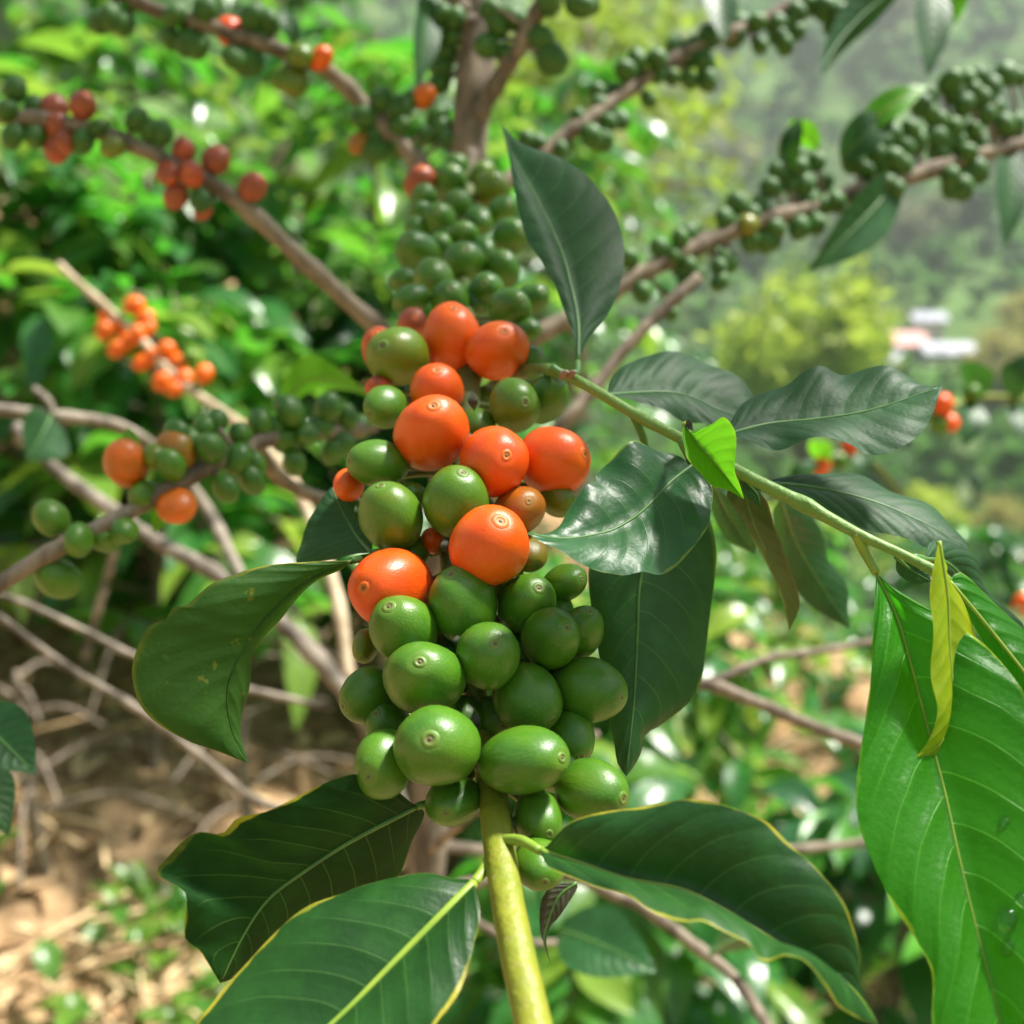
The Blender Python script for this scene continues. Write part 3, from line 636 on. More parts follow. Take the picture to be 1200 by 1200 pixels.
# ------------------------------------------------------------------ the other branches and their fruit
def branch(root, pts, r0, r1, mat=BARK, tone=1.0, sides=10, label=None, seed=0, knots=9):
    P = spline(px(pts), 70); i = np.arange(70); r2 = np.random.default_rng(seed + 50)
    rad = np.linspace(r0, r1, 70) * (1 + .22 * np.exp(-(((i + seed * 3) % knots) - knots / 2) ** 2 / 2.))
    P = P + np.cumsum(r2.normal(0, r0 * .05, (70, 3)), 0) * np.sin(np.linspace(0, np.pi, 70))[:, None]
    mb = MB(); tube(mb, P, rad, sides, 0, tone)
    return mb, P, mat, root, label
def finish(b):
    mb, P, mat, root, label = b; o = in_tree(mb.build('branch', mat), root)
    if label: o['label'] = label
    return o
def fruit(b, lst, label, group, off=(0, 0), sc_=1.0, ripe=0.0, seed=0):
    """lst: (x, y, radius px[, ripeness]) beside branch b."""
    mb, P = b[0], b[1]; r2 = np.random.default_rng(seed); pp = np.stack(proj(P), 1); dd = (P - CAM) @ FW
    for i, it in enumerate(lst):
        x, y = off[0] + it[0] * sc_, off[1] + it[1] * sc_; rp = it[2]; rip = it[3] if len(it) > 3 else ripe
        j = int(np.argmin(np.hypot(pp[:, 0] - x, pp[:, 1] - y))); gap = math.hypot(pp[j, 0] - x, pp[j, 1] - y)
        d = dd[j] + r2.uniform(-1, .7) * rp * dd[j] / F * max(.3, 1.5 - gap / (2.2 * rp))
        pos = at(x, y, d); n = nrm(nrm(pos - P[j]) + r2.normal(0, .35, 3)); rr = rp * d / F
        lab = it[4] if len(it) > 4 else label
        cherry(pos, n, rr * .95, rr * 1.14, rip + r2.uniform(-.03, .05), lab, group, rp > 15, i + seed)
        foot = pos - n * rr; tube(mb, spline([P[j], (foot + P[j]) / 2 - n * rr * .1, foot], 5), .0011, 5, 0, .5)

GE = 'fruit on the upper right branch'
bE = branch(tree, [(1260,150,.62),(1200,168,.60),(1120,190,.585),(1050,212,.57),(985,230,.56),(930,250,.55),(870,268,.545),(800,300,.535),(740,330,.53),(690,362,.525),(620,398,.52),(545,430,.52)], .0038, .0046, seed=1, label='brown branch loaded with small green fruit at upper right')
Z = 1 / 3
E1 = [(190,715),(250,750),(270,720),(150,770),(240,850),(290,850),(320,800),(310,840),(225,845)]
E2 = [(310,660),(340,600),(360,580),(410,550),(410,590),(380,650),(430,650),(500,640),(470,570),(440,700),(500,720),(410,800),(470,790),(540,710),(455,760)]
E3 = [(600,570),(640,600),(700,580),(740,560),(690,690),(750,660),(770,590),(700,500),(740,470),(800,460),(780,520),(720,640),(830,500),(680,540)]
E4 = [(840,370),(870,400),(900,430),(860,340),(920,500),(900,540),(960,500),(1000,540),(950,460),(1020,460),(940,620),(1000,620),(940,670),(1030,600),(980,660),(1040,510),(890,480)]
E5 = [(940,290),(1000,280),(1040,280),(1080,310),(1050,350),(1100,390),(1140,260),(1020,330),(990,370),(1130,440),(1170,440),(1180,270),(960,330),(1060,400)]
E6 = [(20,820),(40,800),(150,910),(165,925),(130,940),(130,990),(10,1000),(20,940),(60,960)]
def zz(L, r, j=1.5): 
    q = np.random.default_rng(len(L)); j *= 1.6; return [(x, y, r + q.uniform(-j, j)) for x, y in L]
fruit(bE, zz(E1, 11.5), 'small green cherry in the clump beside the yellow one on the upper right branch', GE, (800, 0), Z, ripe=-.22, seed=1)
fruit(bE, [(230, 790, 13, .3)], 'yellowish cherry alone among green ones on the upper right branch', GE, (800, 0), Z, seed=2)
fruit(bE, zz(E2, 11.5), 'small green cherry in the clump left of the hanging leaf on the upper right branch', GE, (800, 0), Z, ripe=-.22, seed=3)
fruit(bE, zz(E3, 12.5), 'small dark green cherry in the clump above the hanging leaf, upper right branch', GE, (800, 0), Z, ripe=-.22, seed=4)
fruit(bE, zz(E4, 13), 'small dark green cherry in the big clump straddling the upper right branch', GE, (800, 0), Z, ripe=-.22, seed=5)
fruit(bE, zz(E5, 13), 'small dark green cherry high above the upper right branch near the frame edge', GE, (800, 0), Z, ripe=-.22, seed=6)
fruit(bE, zz(E6, 10), 'small green cherry below the branch right of the upright leaf', GE, (800, 0), Z, ripe=-.22, seed=7)
fruit(bE, [(737,303,12),(773,290,12),(797,280,12),(790,300,11),(797,317,11),(753,343,12),(787,367,9),(710,345,10)], 'small green cherry close behind the right edge of the upright leaf', GE, ripe=-.2, seed=8)
E = finish(bE)
px_leaf((1055,205,.575),(945,318,.54),34,.5,DK,E,.05,'green leaf hanging down under the upper right branch')
px_leaf((1180,160,.60),(1176,292,.58),22,.6,DK,E,.05,'dark leaf hanging at the frame edge from the upper right branch')
px_leaf((960,175,.56),(925,140,.55),14,.2,[LM['lime'],RIBY],E)
px_leaf((1000,160,.56),(1088,100,.56),18,.4,[LM['lime'],RIBY],E,.12,'bright yellow green leaf above the upper right branch')
px_leaf((985,190,.56),(1050,130,.56),24,.3,DK,E)
px_leaf((925,205,.552),(940,135,.55),15,.5,[LM['yedge'],RIB],E)
bE2 = branch(tree, [(818,325,.50),(795,346,.495),(740,402,.49),(700,452,.485),(660,500,.48),(600,560,.49),(535,620,.53)], .0026, .0034, seed=2, knots=23)
finish(bE2)

GF = 'fruit on the top right branch'
bF = branch(tree, [(1010,-40,.6),(960,-12,.6),(900,20,.59),(850,42,.58),(800,66,.57),(745,100,.56),(700,134,.55),(670,155,.545),(600,210,.535),(545,260,.525)], .003, .0042, seed=3, label='brown fruiting branch rising to the top right corner')
fruit(bF, zz([(650,490),(780,505),(770,525),(900,320),(960,320),(910,365),(980,420),(940,430),(880,480),(920,490),(830,410),(690,500)], 12), 'small green cherry on the top right branch close above the upright leaf', GF, (400, 0), Z, ripe=-.22, seed=11)
fruit(bF, zz([(1040,215),(1000,250),(1110,210),(1110,260),(1160,270),(1180,170),(1220,200),(1080,350),(1280,220),(1285,280),(1220,280),(1290,130),(1240,150)], 12), 'small green cherry in the middle clump of the top right branch', GF, (400, 0), Z, ripe=-.22, seed=12)
fruit(bF, zz([(180,130),(200,90),(260,80),(270,160),(340,130),(360,160),(330,90),(400,40),(380,80),(430,20),(500,30),(560,50),(590,20),(540,90),(400,110)], 13), 'small dark green cherry in the outer clump by the top edge', GF, (800, 0), Z, ripe=-.22, seed=13)
Fb = finish(bF)
px_leaf((1075,-30,.6),(962,90,.56),26,.7,[LM['sheen'],RIB],Fb,.1,'dark leaf with silvery edge at the top right')
px_leaf((1088,-30,.6),(1086,92,.58),24,.5,DK,Fb,.05)
px_leaf((1115,-30,.62),(1118,30,.62),16,.4,[LM['lime'],RIBY],Fb,.05)
px_leaf((835,-30,.58),(848,52,.56),22,.4,DK,Fb,.05)

bH = branch(tree, [(552,165,.52),(565,130,.515),(590,92,.51),(615,52,.505),(642,6,.50),(670,-50,.5)], .0046, .0032, seed=4, label='brown side branch forking right from the trunk')
fruit(bH, [(583,28,16),(600,22,15),(570,54,15),(592,62,14),(633,45,16),(647,70,18),(640,58,15),(643,3,16),(680,6,17),(690,3,14),(575,12,14)], 'dark green cherry on the side branch forking right from the trunk', 'fruit near the trunk', ripe=-.2, seed=21)
finish(bH)
bH2 = branch(tree, [(553,60,.525),(545,25,.52),(525,-5,.515),(500,-60,.5)], .0045, .003, seed=5)
fruit(bH2, [(517,17,14),(510,40,14),(530,43,14),(510,70,14),(517,80,13),(533,20,14),(505,60,12),(523,62,13),(515,98,13)], 'dark green cherry in the column left of the trunk top', 'fruit near the trunk', ripe=-.2, seed=22)
H2 = finish(bH2)
px_leaf((500,-10,.515),(486,104,.5),20,.6,DK,H2,.05)

bG = branch(tree, [(140,-10,.50),(183,12,.50),(233,28,.50),(300,52,.505),(367,78,.51),(400,102,.515),(445,150,.52),(490,195,.52),(540,250,.522)], .003, .0042, seed=6, label='dark branch running from the top left down to the trunk')
fruit(bG, [(270,37,18,1.02,'single bright red orange cherry on the dark branch at the top left'), (376,68,15,.9,'dull reddish cherry on the dark branch left of the trunk'), (497,113,14,.75,'brownish cherry just left of the trunk'), (420,168,13,.5,'brown cherry at the end of the clump left of the trunk')], 'red cherry', 'fruit on the dark top left branch', seed=31)
fruit(bG, [(205,18,15),(225,32,16),(240,10,15),(220,50,15),(232,55,14),(200,45,13),(298,20,16),(315,25,14),(290,72,18),(275,68,15),(130,20,15),(145,28,14),(118,25,14),(345,97,17,.2),(352,65,16,.2),(330,92,14,.1)], 'dark green cherry on the dark branch at the top left', 'fruit on the dark top left branch', ripe=-.2, seed=32)
fruit(bG, [(427,137,15),(447,117,14),(468,127,15),(450,147,16),(467,148,14),(438,177,15),(466,173,14),(440,160,14),(513,137,14),(503,157,14),(525,163,13),(517,147,13),(480,118,12)], 'green cherry in the clump just left of the trunk', 'fruit on the dark top left branch', ripe=-.2, seed=33)
G = finish(bG)
px_leaf((330,10,.5),(345,60,.5),12,.4,DK,G)

GA = 'fruit on the left branch'
bA = branch(tree, [(-60,118,.46),(0,136,.46),(50,140,.46),(100,150,.46),(180,180,.465),(260,222,.475),(330,282,.485),(390,338,.495),(440,380,.505),(490,415,.515),(540,440,.52)], .003, .0042, seed=7, label='brown branch with two clumps of red cherries at upper left')
fruit(bA, [(63,126,16),(97,124,17),(70,150,17),(66,175,15),(76,166,14)], 'dull red cherry in the outer clump of the left branch', GA, ripe=1.38, seed=41)
fruit(bA, [(215,176,15),(253,188,17),(197,203,15),(224,204,17,1.28),(206,230,15),(296,219,16,1.36,'single dull red cherry right of the clump on the left branch'),(238,246,12)], 'dull red cherry in the inner clump of the left branch', GA, ripe=1.36, seed=42)
fruit(bA, [(18,105,14),(8,130,14),(40,125,13),(15,160,14),(42,160,13),(160,140,14),(175,152,13),(190,155,13),(98,165,14),(235,235,13),(115,150,12),(28,145,13)], 'dark green cherry beside the red ones on the left branch', GA, ripe=-.2, seed=43)
fruit(bA, [(132,172,15,.3,'olive cherry under the left branch between the red clumps')], 'olive', GA, seed=44)
finish(bA)

# lower wood of the same tree
for i, (pts, a, b_) in enumerate([
    ([(535,1040,.55),(640,1020,.55),(720,1050,.53),(760,1070,.52),(800,1102,.51),(860,1150,.50),(900,1205,.48),(930,1260,.47)], .0032, .0024),
    ([(510,900,.54),(640,830,.56),(740,800,.57),(820,802,.56),(880,822,.55),(950,850,.54),(1012,872,.53),(1060,880,.52)], .0036, .0028),
    ([(820,802,.56),(850,792,.56),(900,772,.57),(960,764,.58),(1030,752,.59),(1080,740,.6)], .0022, .0016),
    ([(505,990,.54),(700,1010,.6),(850,1005,.63),(940,996,.65),(1020,986,.66),(1060,980,.66)], .003, .0024),
    ([(500,1000,.54),(530,975,.5),(560,950,.48),(640,890,.5),(700,860,.52)], .0022, .0016)]):
    finish(branch(tree, pts, a, b_, BARK, seed=10 + i))
bl = finish(branch(tree, [(520,1060,.54),(600,1100,.55),(660,1105,.56)], .002, .0016, seed=16))
px_leaf((655,1090,.5),(770,1140,.47),44,.3,[LM['bushdk'],RIB],bl,.1,'blurred dark leaf below the curved leaf')
px_leaf((930,1090,.5),(830,1120,.47),30,.8,[LM['bushdk'],RIB],bl,.1)

# unseen upper branches, added to the tree above the picture to half-shade the cluster
r2 = np.random.default_rng(21); top = px([(568, -260, .54)])[0]
tube_up = MB(); tube(tube_up, spline([top, top + [.01, .01, .18], top + [.0, .02, .42]], 12), np.linspace(.0078, .004, 12), 10)
in_tree(tube_up.build('trunk', BARK), tree)
for k, (e_, h_) in enumerate([((.30, .30), .10), ((.08, .20), .14), ((-.18, .36), .18), ((.16, .40), .26)]):
    mbb, mbl = MB(), MB(); st = top + [0, .01, h_ - .04]; en_ = np.array([e_[0], e_[1], top[2] + h_])
    q = spline([st, (st + en_) / 2 + [0, 0, .03], en_ + [0, 0, -.02]], 14); tube(mbb, q, np.linspace(.0035, .0018, 14), 8)
    ob = in_tree(mbb.build('branch', BARK), tree); od = nrm(en_ - st)
    for t_ in np.linspace(.25, 1, 6):
        c = np.array([np.interp(t_ * 13, np.arange(14), q[:, m]) for m in range(3)])
        for sg in (-1, 1):
            ax = nrm(np.cross(od, [0, 0, 1]) * sg * r2.uniform(.6, 1) + od * r2.uniform(.2, .7) + np.array([0, 0, r2.uniform(-.2, .2)]))
            ml = MB(); L = r2.uniform(.09, .13); rand_leaf(ml, c, ax, np.array([r2.normal(0, .2), r2.normal(0, .2), 1.]), L, L * .2, r2.uniform(.05, .3), r2, 0.)
            ml.build('leaf', LM['dark'], ob)

# ------------------------------------------------------------------ neighbouring coffee tree on the left
tpx = [(20,500,.80),(60,545,.78),(110,582,.76),(180,632,.73),(260,676,.70),(330,730,.67),(380,780,.66),(430,850,.66),(470,960,.68),(490,1100,.72)]
tp2 = px(tpx); e = tp2[-1]; base2 = np.array([e[0] - .02, e[1] + .1, float(ground_z(e[0] - .02, e[1] + .1))])
tree2 = thing('coffee_tree', 'neighbouring coffee tree with leaning weathered trunk at the left', 'coffee tree', base2)
mb = MB(); P = spline(np.vstack([tp2, base2 - [0, 0, .05]]), 70); i = np.arange(70)
tube(mb, P, np.interp(i, [0, 25, 45, 69], [.0045, .006, .013, .017]) * (1 + .16 * np.sin(i * 1.9) * np.sin(i * .7)), 12)
in_tree(mb.build('trunk', BARKD), tree2)
GB = 'fruit on the lower left branch'
bB = branch(tree2, [(-60,722,.335),(0,684,.34),(73,640,.345),(150,600,.35),(207,567,.355),(247,545,.36),(290,520,.37),(340,508,.385),(400,505,.40),(440,500,.42)], .0027, .0024, seed=21, label='pale brown branch with green and orange cherries at the left', knots=17)
fruit(bB, [(60,607,21,.0,'round green cherry at the left tip of the pale branch'),(92,633,20,.0,'green cherry second from the left on the pale branch'),(124,632,18,.0,'green cherry third from the left on the pale branch'),(69,678,24,.0,'large green cherry hanging under the pale branch at the left'),
           (148,543,27,.72,'orange brown cherry above the pale branch at the left'),(207,593,23,.74,'orange brown cherry hanging under the pale branch'),(206,528,23,.45,'brownish olive cherry behind a green one on the pale branch'),
           (200,545,19,.0,'green cherry in front of the brownish olive one'),(170,582,19,.05,'green cherry between the two orange brown ones'),(146,622,17,.0,'dark green cherry below the pale branch, in shade'),(182,535,16,.2,'small olive cherry right of the upper orange brown one')], 'g', GB, seed=51)
fruit(bB, [(207,508,16),(222,515,17),(240,500,15),(247,525,18),(278,537,19),(265,572,17),(295,562,18),(305,497,17),(300,545,15),(255,492,14),(282,510,14)], 'green cherry in the clump right of the orange brown ones on the pale branch', GB, ripe=-.1, seed=52)
fruit(bB, [(340,482,19),(335,516,17),(385,478,17),(375,500,16),(406,490,16),(390,530,15),(345,542,15),(360,508,15),(402,520,16),(422,500,15),(322,500,13)], 'green cherry in the clump beside the arched bright leaf', GB, ripe=-.1, seed=53)
Bb = finish(bB)
px_leaf((325,505,.45),(440,470,.46),34,-.9,[LM['lime'],RIBY],Bb,.5,'arched bright green leaf behind the green clump at the left')
px_leaf((160,530,.37),(150,500,.37),10,.3,[LM['lime'],RIBY],Bb)
px_leaf((200,590,.36),(180,625,.36),12,.3,[LM['lime'],RIBY],Bb)
finish(branch(tree2, [(295,515,.40),(330,562,.43),(375,585,.45),(430,600,.5),(470,680,.6)], .0026, .003, seed=22))
GC = 'bright orange fruit on the slanting twig'
bC = branch(tree2, [(70,310,.86),(85,325,.85),(150,382,.83),(215,450,.80),(280,497,.77),(340,560,.75),(390,680,.7),(410,800,.67)], .0028, .004, simple_mat('bark_pale', (.34, .26, .16), (.52, .42, .28), 60, .8), seed=23, label='pale slanting twig with sunlit orange cherries')
fruit(bC, [(157,358,12),(125,370,11),(170,372,11),(122,388,11),(140,384,11),(173,385,10),(150,400,11),(137,409,11),(163,392,11)], 'small bright orange cherry in the upper bunch of the slanting twig', GC, ripe=.82, seed=61)
fruit(bC, [(195,411,11),(209,424,11),(190,447,11),(205,455,11),(216,444,11),(239,438,11),(167,425,11),(179,418,10),(280,499,9)], 'small bright orange cherry in the lower bunch of the slanting twig', GC, ripe=.85, seed=62)
fruit(bC, [(222,418,9,.05,'pale green cherry among the orange lower bunch')], 'g', GC, seed=63)
finish(bC)
for i, (pts, a, b_) in enumerate([
    ([(-40,478,.62),(0,480,.62),(50,486,.63),(150,504,.66),(230,580,.72),(300,710,.68)], .0034, .0036),
    ([(40,455,.64),(55,470,.63),(62,486,.63)], .0018, .0022),
    ([(-30,690,.6),(20,703,.6),(100,740,.61),(160,770,.62),(260,800,.64),(390,830,.66)], .0017, .0021),
    ([(-40,700,.55),(0,724,.56),(80,782,.57),(160,830,.58),(230,882,.60),(310,942,.63),(420,960,.67)], .0018, .0026),
    ([(100,770,.8),(130,650,.78),(150,600,.76)], .003, .0024)]):
    o = finish(branch(tree2, pts, a, b_, BARKD, seed=30 + i, knots=19))
px_leaf((-40,830,.32),(42,908,.31),40,.2,DK,o,.05,'dark leaf entering at the left frame edge')
px_leaf((-50,880,.33),(10,980,.32),34,.5,DK,o,.05)
px_leaf((60,487,.62),(30,540,.6),36,.5,[LM['sheen'],RIB],o,.05)

# sprig with red fruit at the right frame edge, of a third tree
def leafy_tree_base(p): return np.array([p[0], p[1], float(ground_z(p[0], p[1]))])
e3 = at(1330, 520, .95); base3 = leafy_tree_base(e3)
tree3 = thing('coffee_tree', 'coffee sprig with red cherries reaching in from the right frame edge', 'coffee tree', base3)
mb = MB(); tube(mb, spline([e3 + [0, 0, .3], e3, (e3 + base3) / 2 + [.02, 0, 0], base3 - [0, 0, .04]], 30), np.linspace(.006, .012, 30), 10); in_tree(mb.build('trunk', BARK), tree3)
bR = branch(tree3, [(1080,492,.74),(1110,478,.75),(1150,466,.78),(1200,470,.82),(1260,490,.88),(1330,520,.95)], .002, .0034, STEM, .3, seed=41)
fruit(bR, [(1105,474,13,1.05,'red orange cherry right of the notched leaf tip'),(1114,495,11,1.05,'red orange cherry below another beside the notched leaf'),(1101,497,12,.0,'dark green cherry beside the red ones at the right'),(1139,462,12,.0,'green cherry on the sprig at the right edge')], 'c', 'fruit on the right sprig', seed=71)
o = finish(bR)
px_leaf((1150,466,.78),(1128,424,.76),20,.6,DK,o); px_leaf((1135,470,.77),(1128,525,.75),20,.4,DK,o); px_leaf((1190,468,.81),(1215,410,.8),24,.7,[LM['sheen'],RIB],o); px_leaf((1185,472,.81),(1215,535,.78),20,.5,DK,o)
bR2 = branch(tree3, [(900,590,.75),(960,545,.76),(1000,530,.78),(1040,560,.80),(1090,630,.83),(1150,720,.88),(1330,780,.97)], .002, .0034, STEM, .4, seed=42)
fruit(bR2, [(962,547,12,1.05,'red orange cherry under the notched leaf'),(996,523,11,1.1,'reddish cherry just under the notched leaf edge'),(985,540,11,0,'dark green cherry under the notched leaf')], 'c', 'fruit on the right sprig', seed=72)
o = finish(bR2)
px_leaf((970,545,.76),(950,515,.75),14,.4,[LM['lime'],RIBY],o); px_leaf((1005,530,.78),(1015,560,.77),12,.4,DK,o); px_leaf((930,570,.75),(955,540,.75),14,.5,DK,o)
fruit_b = branch(tree3, [(1190,716,.80),(1230,705,.85),(1330,660,.95)], .002, .003, STEM, .4, seed=43)
fruit(fruit_b, [(1199,708,13,1.05,'red orange cherry cut by the right frame edge')], 'c', 'fruit on the right sprig', seed=73); finish(fruit_b)

# ------------------------------------------------------------------ background coffee bushes
def bush(x, y, h, spread, nb, nl, label, seed, mat='bush', z0=.15, L0=.12, group='coffee bushes behind', fruitful=0, skip=None):
    r2 = np.random.default_rng(seed); gz = float(ground_z(x, y)); root = thing('coffee_bush', label, 'coffee bush', (x, y, gz), group)
    mf, mw, mc = MB(), MB(), MB()
    ln = r2.normal(0, .06, 2); top = np.array([ln[0] * h, ln[1] * h, h])
    tube(mw, spline([np.array([0, 0, -.04]), top * .5 + np.array([*r2.normal(0, .02, 2), 0]), top], 16), np.linspace(.014, .004, 16), 8)
    for b_ in range(nb):
        f = z0 + (1 - z0) * (b_ + .5) / nb; p0 = top * f; an = b_ * 2.4 + r2.uniform(-.4, .4)
        ln_ = spread * (1.15 - .75 * f) * r2.uniform(.7, 1.15); out = np.array([math.cos(an), math.sin(an), 0])
        q = spline([p0, p0 + out * ln_ * .5 + [0, 0, .10 * ln_], p0 + out * ln_ + [0, 0, -.12 * ln_ * r2.uniform(0, 2)]], 12)
        tube(mw, q, np.linspace(.005, .002, 12), 5)
        for k in range(nl):
            t = .12 + .88 * (k + .5) / nl; c = np.array([np.interp(t * 11, np.arange(12), q[:, m]) for m in range(3)])
            if skip is not None and skip(c + np.array([x, y, gz])): continue
            tn = r2.random() ** 3
            for sgn in (-1, 1):
                if r2.random() < .12: continue
                sd = np.cross(out, [0, 0, 1]) * sgn
                ax = nrm(sd * r2.uniform(.5, 1) + out * r2.uniform(.2, .8) + np.array([0, 0, r2.uniform(-.6, .4)]))
                L = L0 * r2.uniform(.65, 1.25)
                rand_leaf(mf, c, ax, np.array([r2.normal(0, .35), r2.normal(0, .35), 1.]), L, L * r2.uniform(.19, .25), r2.uniform(.1, .6), r2, tn)
    mf.build('foliage', LM[mat], root); mw.build('stem', BARK, root)
    return root
def clear_ground(p):           # keep the bank of bare soil at the lower left open
    X, Y = proj(np.asarray(p)); return bool(X < 560 and Y > 730)
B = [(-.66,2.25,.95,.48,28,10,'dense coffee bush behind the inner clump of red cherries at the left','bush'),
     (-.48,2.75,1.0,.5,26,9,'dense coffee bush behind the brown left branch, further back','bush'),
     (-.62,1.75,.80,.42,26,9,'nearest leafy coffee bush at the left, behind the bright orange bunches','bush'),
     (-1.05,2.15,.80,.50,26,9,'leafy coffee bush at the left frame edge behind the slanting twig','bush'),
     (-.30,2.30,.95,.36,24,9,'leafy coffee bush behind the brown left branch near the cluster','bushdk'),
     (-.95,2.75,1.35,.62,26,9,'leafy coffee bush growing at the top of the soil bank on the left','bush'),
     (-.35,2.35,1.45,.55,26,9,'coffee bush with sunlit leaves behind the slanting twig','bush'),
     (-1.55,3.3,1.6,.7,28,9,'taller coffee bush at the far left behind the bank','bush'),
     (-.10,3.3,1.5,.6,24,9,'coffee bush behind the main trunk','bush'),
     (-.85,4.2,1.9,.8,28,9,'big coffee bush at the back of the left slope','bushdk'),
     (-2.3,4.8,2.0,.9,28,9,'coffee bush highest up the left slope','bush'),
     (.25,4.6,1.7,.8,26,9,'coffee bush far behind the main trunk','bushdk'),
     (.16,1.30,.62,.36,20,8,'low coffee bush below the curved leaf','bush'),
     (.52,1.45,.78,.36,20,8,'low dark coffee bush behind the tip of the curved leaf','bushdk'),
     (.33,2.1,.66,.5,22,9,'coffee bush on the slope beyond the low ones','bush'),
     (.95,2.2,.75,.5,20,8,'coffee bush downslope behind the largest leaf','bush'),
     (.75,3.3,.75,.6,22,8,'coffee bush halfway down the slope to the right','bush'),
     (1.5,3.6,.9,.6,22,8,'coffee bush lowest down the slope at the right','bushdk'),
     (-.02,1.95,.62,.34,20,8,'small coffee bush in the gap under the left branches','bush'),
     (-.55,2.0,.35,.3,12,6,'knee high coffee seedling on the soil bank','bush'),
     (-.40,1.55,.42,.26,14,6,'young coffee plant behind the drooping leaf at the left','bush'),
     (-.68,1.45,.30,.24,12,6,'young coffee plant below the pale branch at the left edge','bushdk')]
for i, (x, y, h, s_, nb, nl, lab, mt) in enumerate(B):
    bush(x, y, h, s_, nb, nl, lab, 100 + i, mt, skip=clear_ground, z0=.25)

# ------------------------------------------------------------------ ground litter and weeds (uncountable)
mb = MB(); r2 = np.random.default_rng(5)
def soil_spots(n):
    d = r2.uniform(.9, 4.5, n) ; an = r2.uniform(-.75, .5, n); return np.sin(an) * d, np.cos(an) * d
X, Y = soil_spots(7000); Zg = ground_z(X, Y)
for x, y, z in zip(X, Y, Zg):
    k = r2.random(); an = r2.uniform(0, 6.28); ax = np.array([math.cos(an), math.sin(an), r2.uniform(-.1, .35)]); tn = r2.random()
    if k < .55: rand_leaf(mb, np.array([x, y, z + .006]), ax, np.array([r2.normal(0, .5), r2.normal(0, .5), 1]), r2.uniform(.03, .09), r2.uniform(.006, .018), .1, r2, tn)
    else: 
        L = r2.uniform(.05, .22); p0 = np.array([x, y, z + .004]); tube(mb, [p0, p0 + ax * L * .5 + [0, 0, .006], p0 + ax * L + [0, 0, r2.uniform(-.01, .02)]], r2.uniform(.0012, .004), 4, 0, .3 + .7 * tn)
g = NT('dry_litter'); t = g.n('ShaderNodeAttribute', attribute_name='tone').outputs['Fac']
c = g.mix(g.ss(t, .2, .9), (.25, .15, .065), (.66, .49, .27)); p = g.n('ShaderNodeBsdfPrincipled'); g.l(c, p.inputs['Base Color']); p.inputs['Roughness'].default_value = .8
o = mb.build('leaf_litter', g.out(p.outputs[0])); o['kind'] = 'stuff'; o['label'] = 'dry brown leaves and twigs littering the soil bank'
mb = MB(); X, Y = soil_spots(800)
for x, y in zip(X, Y):
    nz = math.sin(x * 3.1 + 1) + math.sin(y * 2.7 + x) + r2.normal(0, .5)
    if nz < .1 and y > 1.5 : continue
    z = float(ground_z(x, y)); hh = r2.uniform(.03, .13)
    for q in range(r2.integers(5, 12)):
        an = r2.uniform(0, 6.28); ax = np.array([math.cos(an), math.sin(an), r2.uniform(0, 1.)])
        rand_leaf(mb, np.array([x, y, z]) + np.array([*r2.normal(0, .02, 2), hh * r2.random()]), ax, np.array([0, 0, 1.]), r2.uniform(.03, .075), r2.uniform(.008, .018), .25, r2, r2.random() * .5)
o = mb.build('weeds', LM['bush']); o['kind'] = 'stuff'; o['label'] = 'low green weeds on the soil'

# ------------------------------------------------------------------ shade trees, valley trees and the wooded slope
def crown_mat(name, a, b, tr):
    g = NT(name); t = g.n('ShaderNodeAttribute', attribute_name='tone').outputs['Fac']
    c = g.mix(t, a, b); p = g.n('ShaderNodeBsdfPrincipled'); g.l(c, p.inputs['Base Color']); p.inputs['Roughness'].default_value = .55
    tl = g.n('ShaderNodeBsdfTranslucent'); g.l(g.mix(t, tr, tuple(min(1, x * 1.6) for x in tr)), tl.inputs[0])
    mx = g.n('ShaderNodeMixShader'); mx.inputs[0].default_value = .5; g.l(p.outputs[0], mx.inputs[1]); g.l(tl.outputs[0], mx.inputs[2])
    return g.out(mx.outputs[0])
CM = {'yellow': crown_mat('crown_yellow_green', (.13, .23, .035), (.36, .38, .07), (.22, .33, .04)),
      'lime': crown_mat('crown_lime', (.27, .37, .05), (.5, .54, .09), (.35, .46, .05)),
      'green': crown_mat('crown_green', (.035, .105, .035), (.10, .20, .05), (.07, .20, .03)),
      'dark': crown_mat('crown_dark', (.03, .09, .032), (.07, .15, .045), (.04, .12, .02)),
      'grey': crown_mat('crown_greyish', (.16, .17, .11), (.33, .32, .23), (.15, .17, .08)),
      'straw': crown_mat('crown_straw', (.25, .25, .07), (.45, .40, .14), (.25, .25, .06))}
def crown(mb, c, rad, n, size, r2, clumps=14):
    """leaf-sized faces gathered in clumps round limb ends."""
    C = nrm(r2.normal(size=(clumps, 3))) * r2.uniform(.25, .95, (clumps, 1)) * rad + c
    ct = r2.random(clumps)
    Q = C[r2.integers(0, clumps, n)]; ti = r2.integers(0, clumps, n); Q = C[ti] + r2.normal(size=(n, 3)) * np.array(rad) * .19
    A = nrm(r2.normal(size=(n, 3))); Bv = nrm(np.cross(A, r2.normal(size=(n, 3)))); s = size * r2.uniform(.5, 1.3, (n, 1))
    V = np.stack([Q - A * s, Q + Bv * s * .5, Q + A * s, Q - Bv * s * .5], 1).reshape(-1, 3)
    mb.add(V, [(4*i, 4*i+1, 4*i+2, 4*i+3) for i in range(n)], 0, None, np.repeat(np.clip(ct[ti] * .7 + r2.random(n) * .4, 0, 1), 4))
    return C
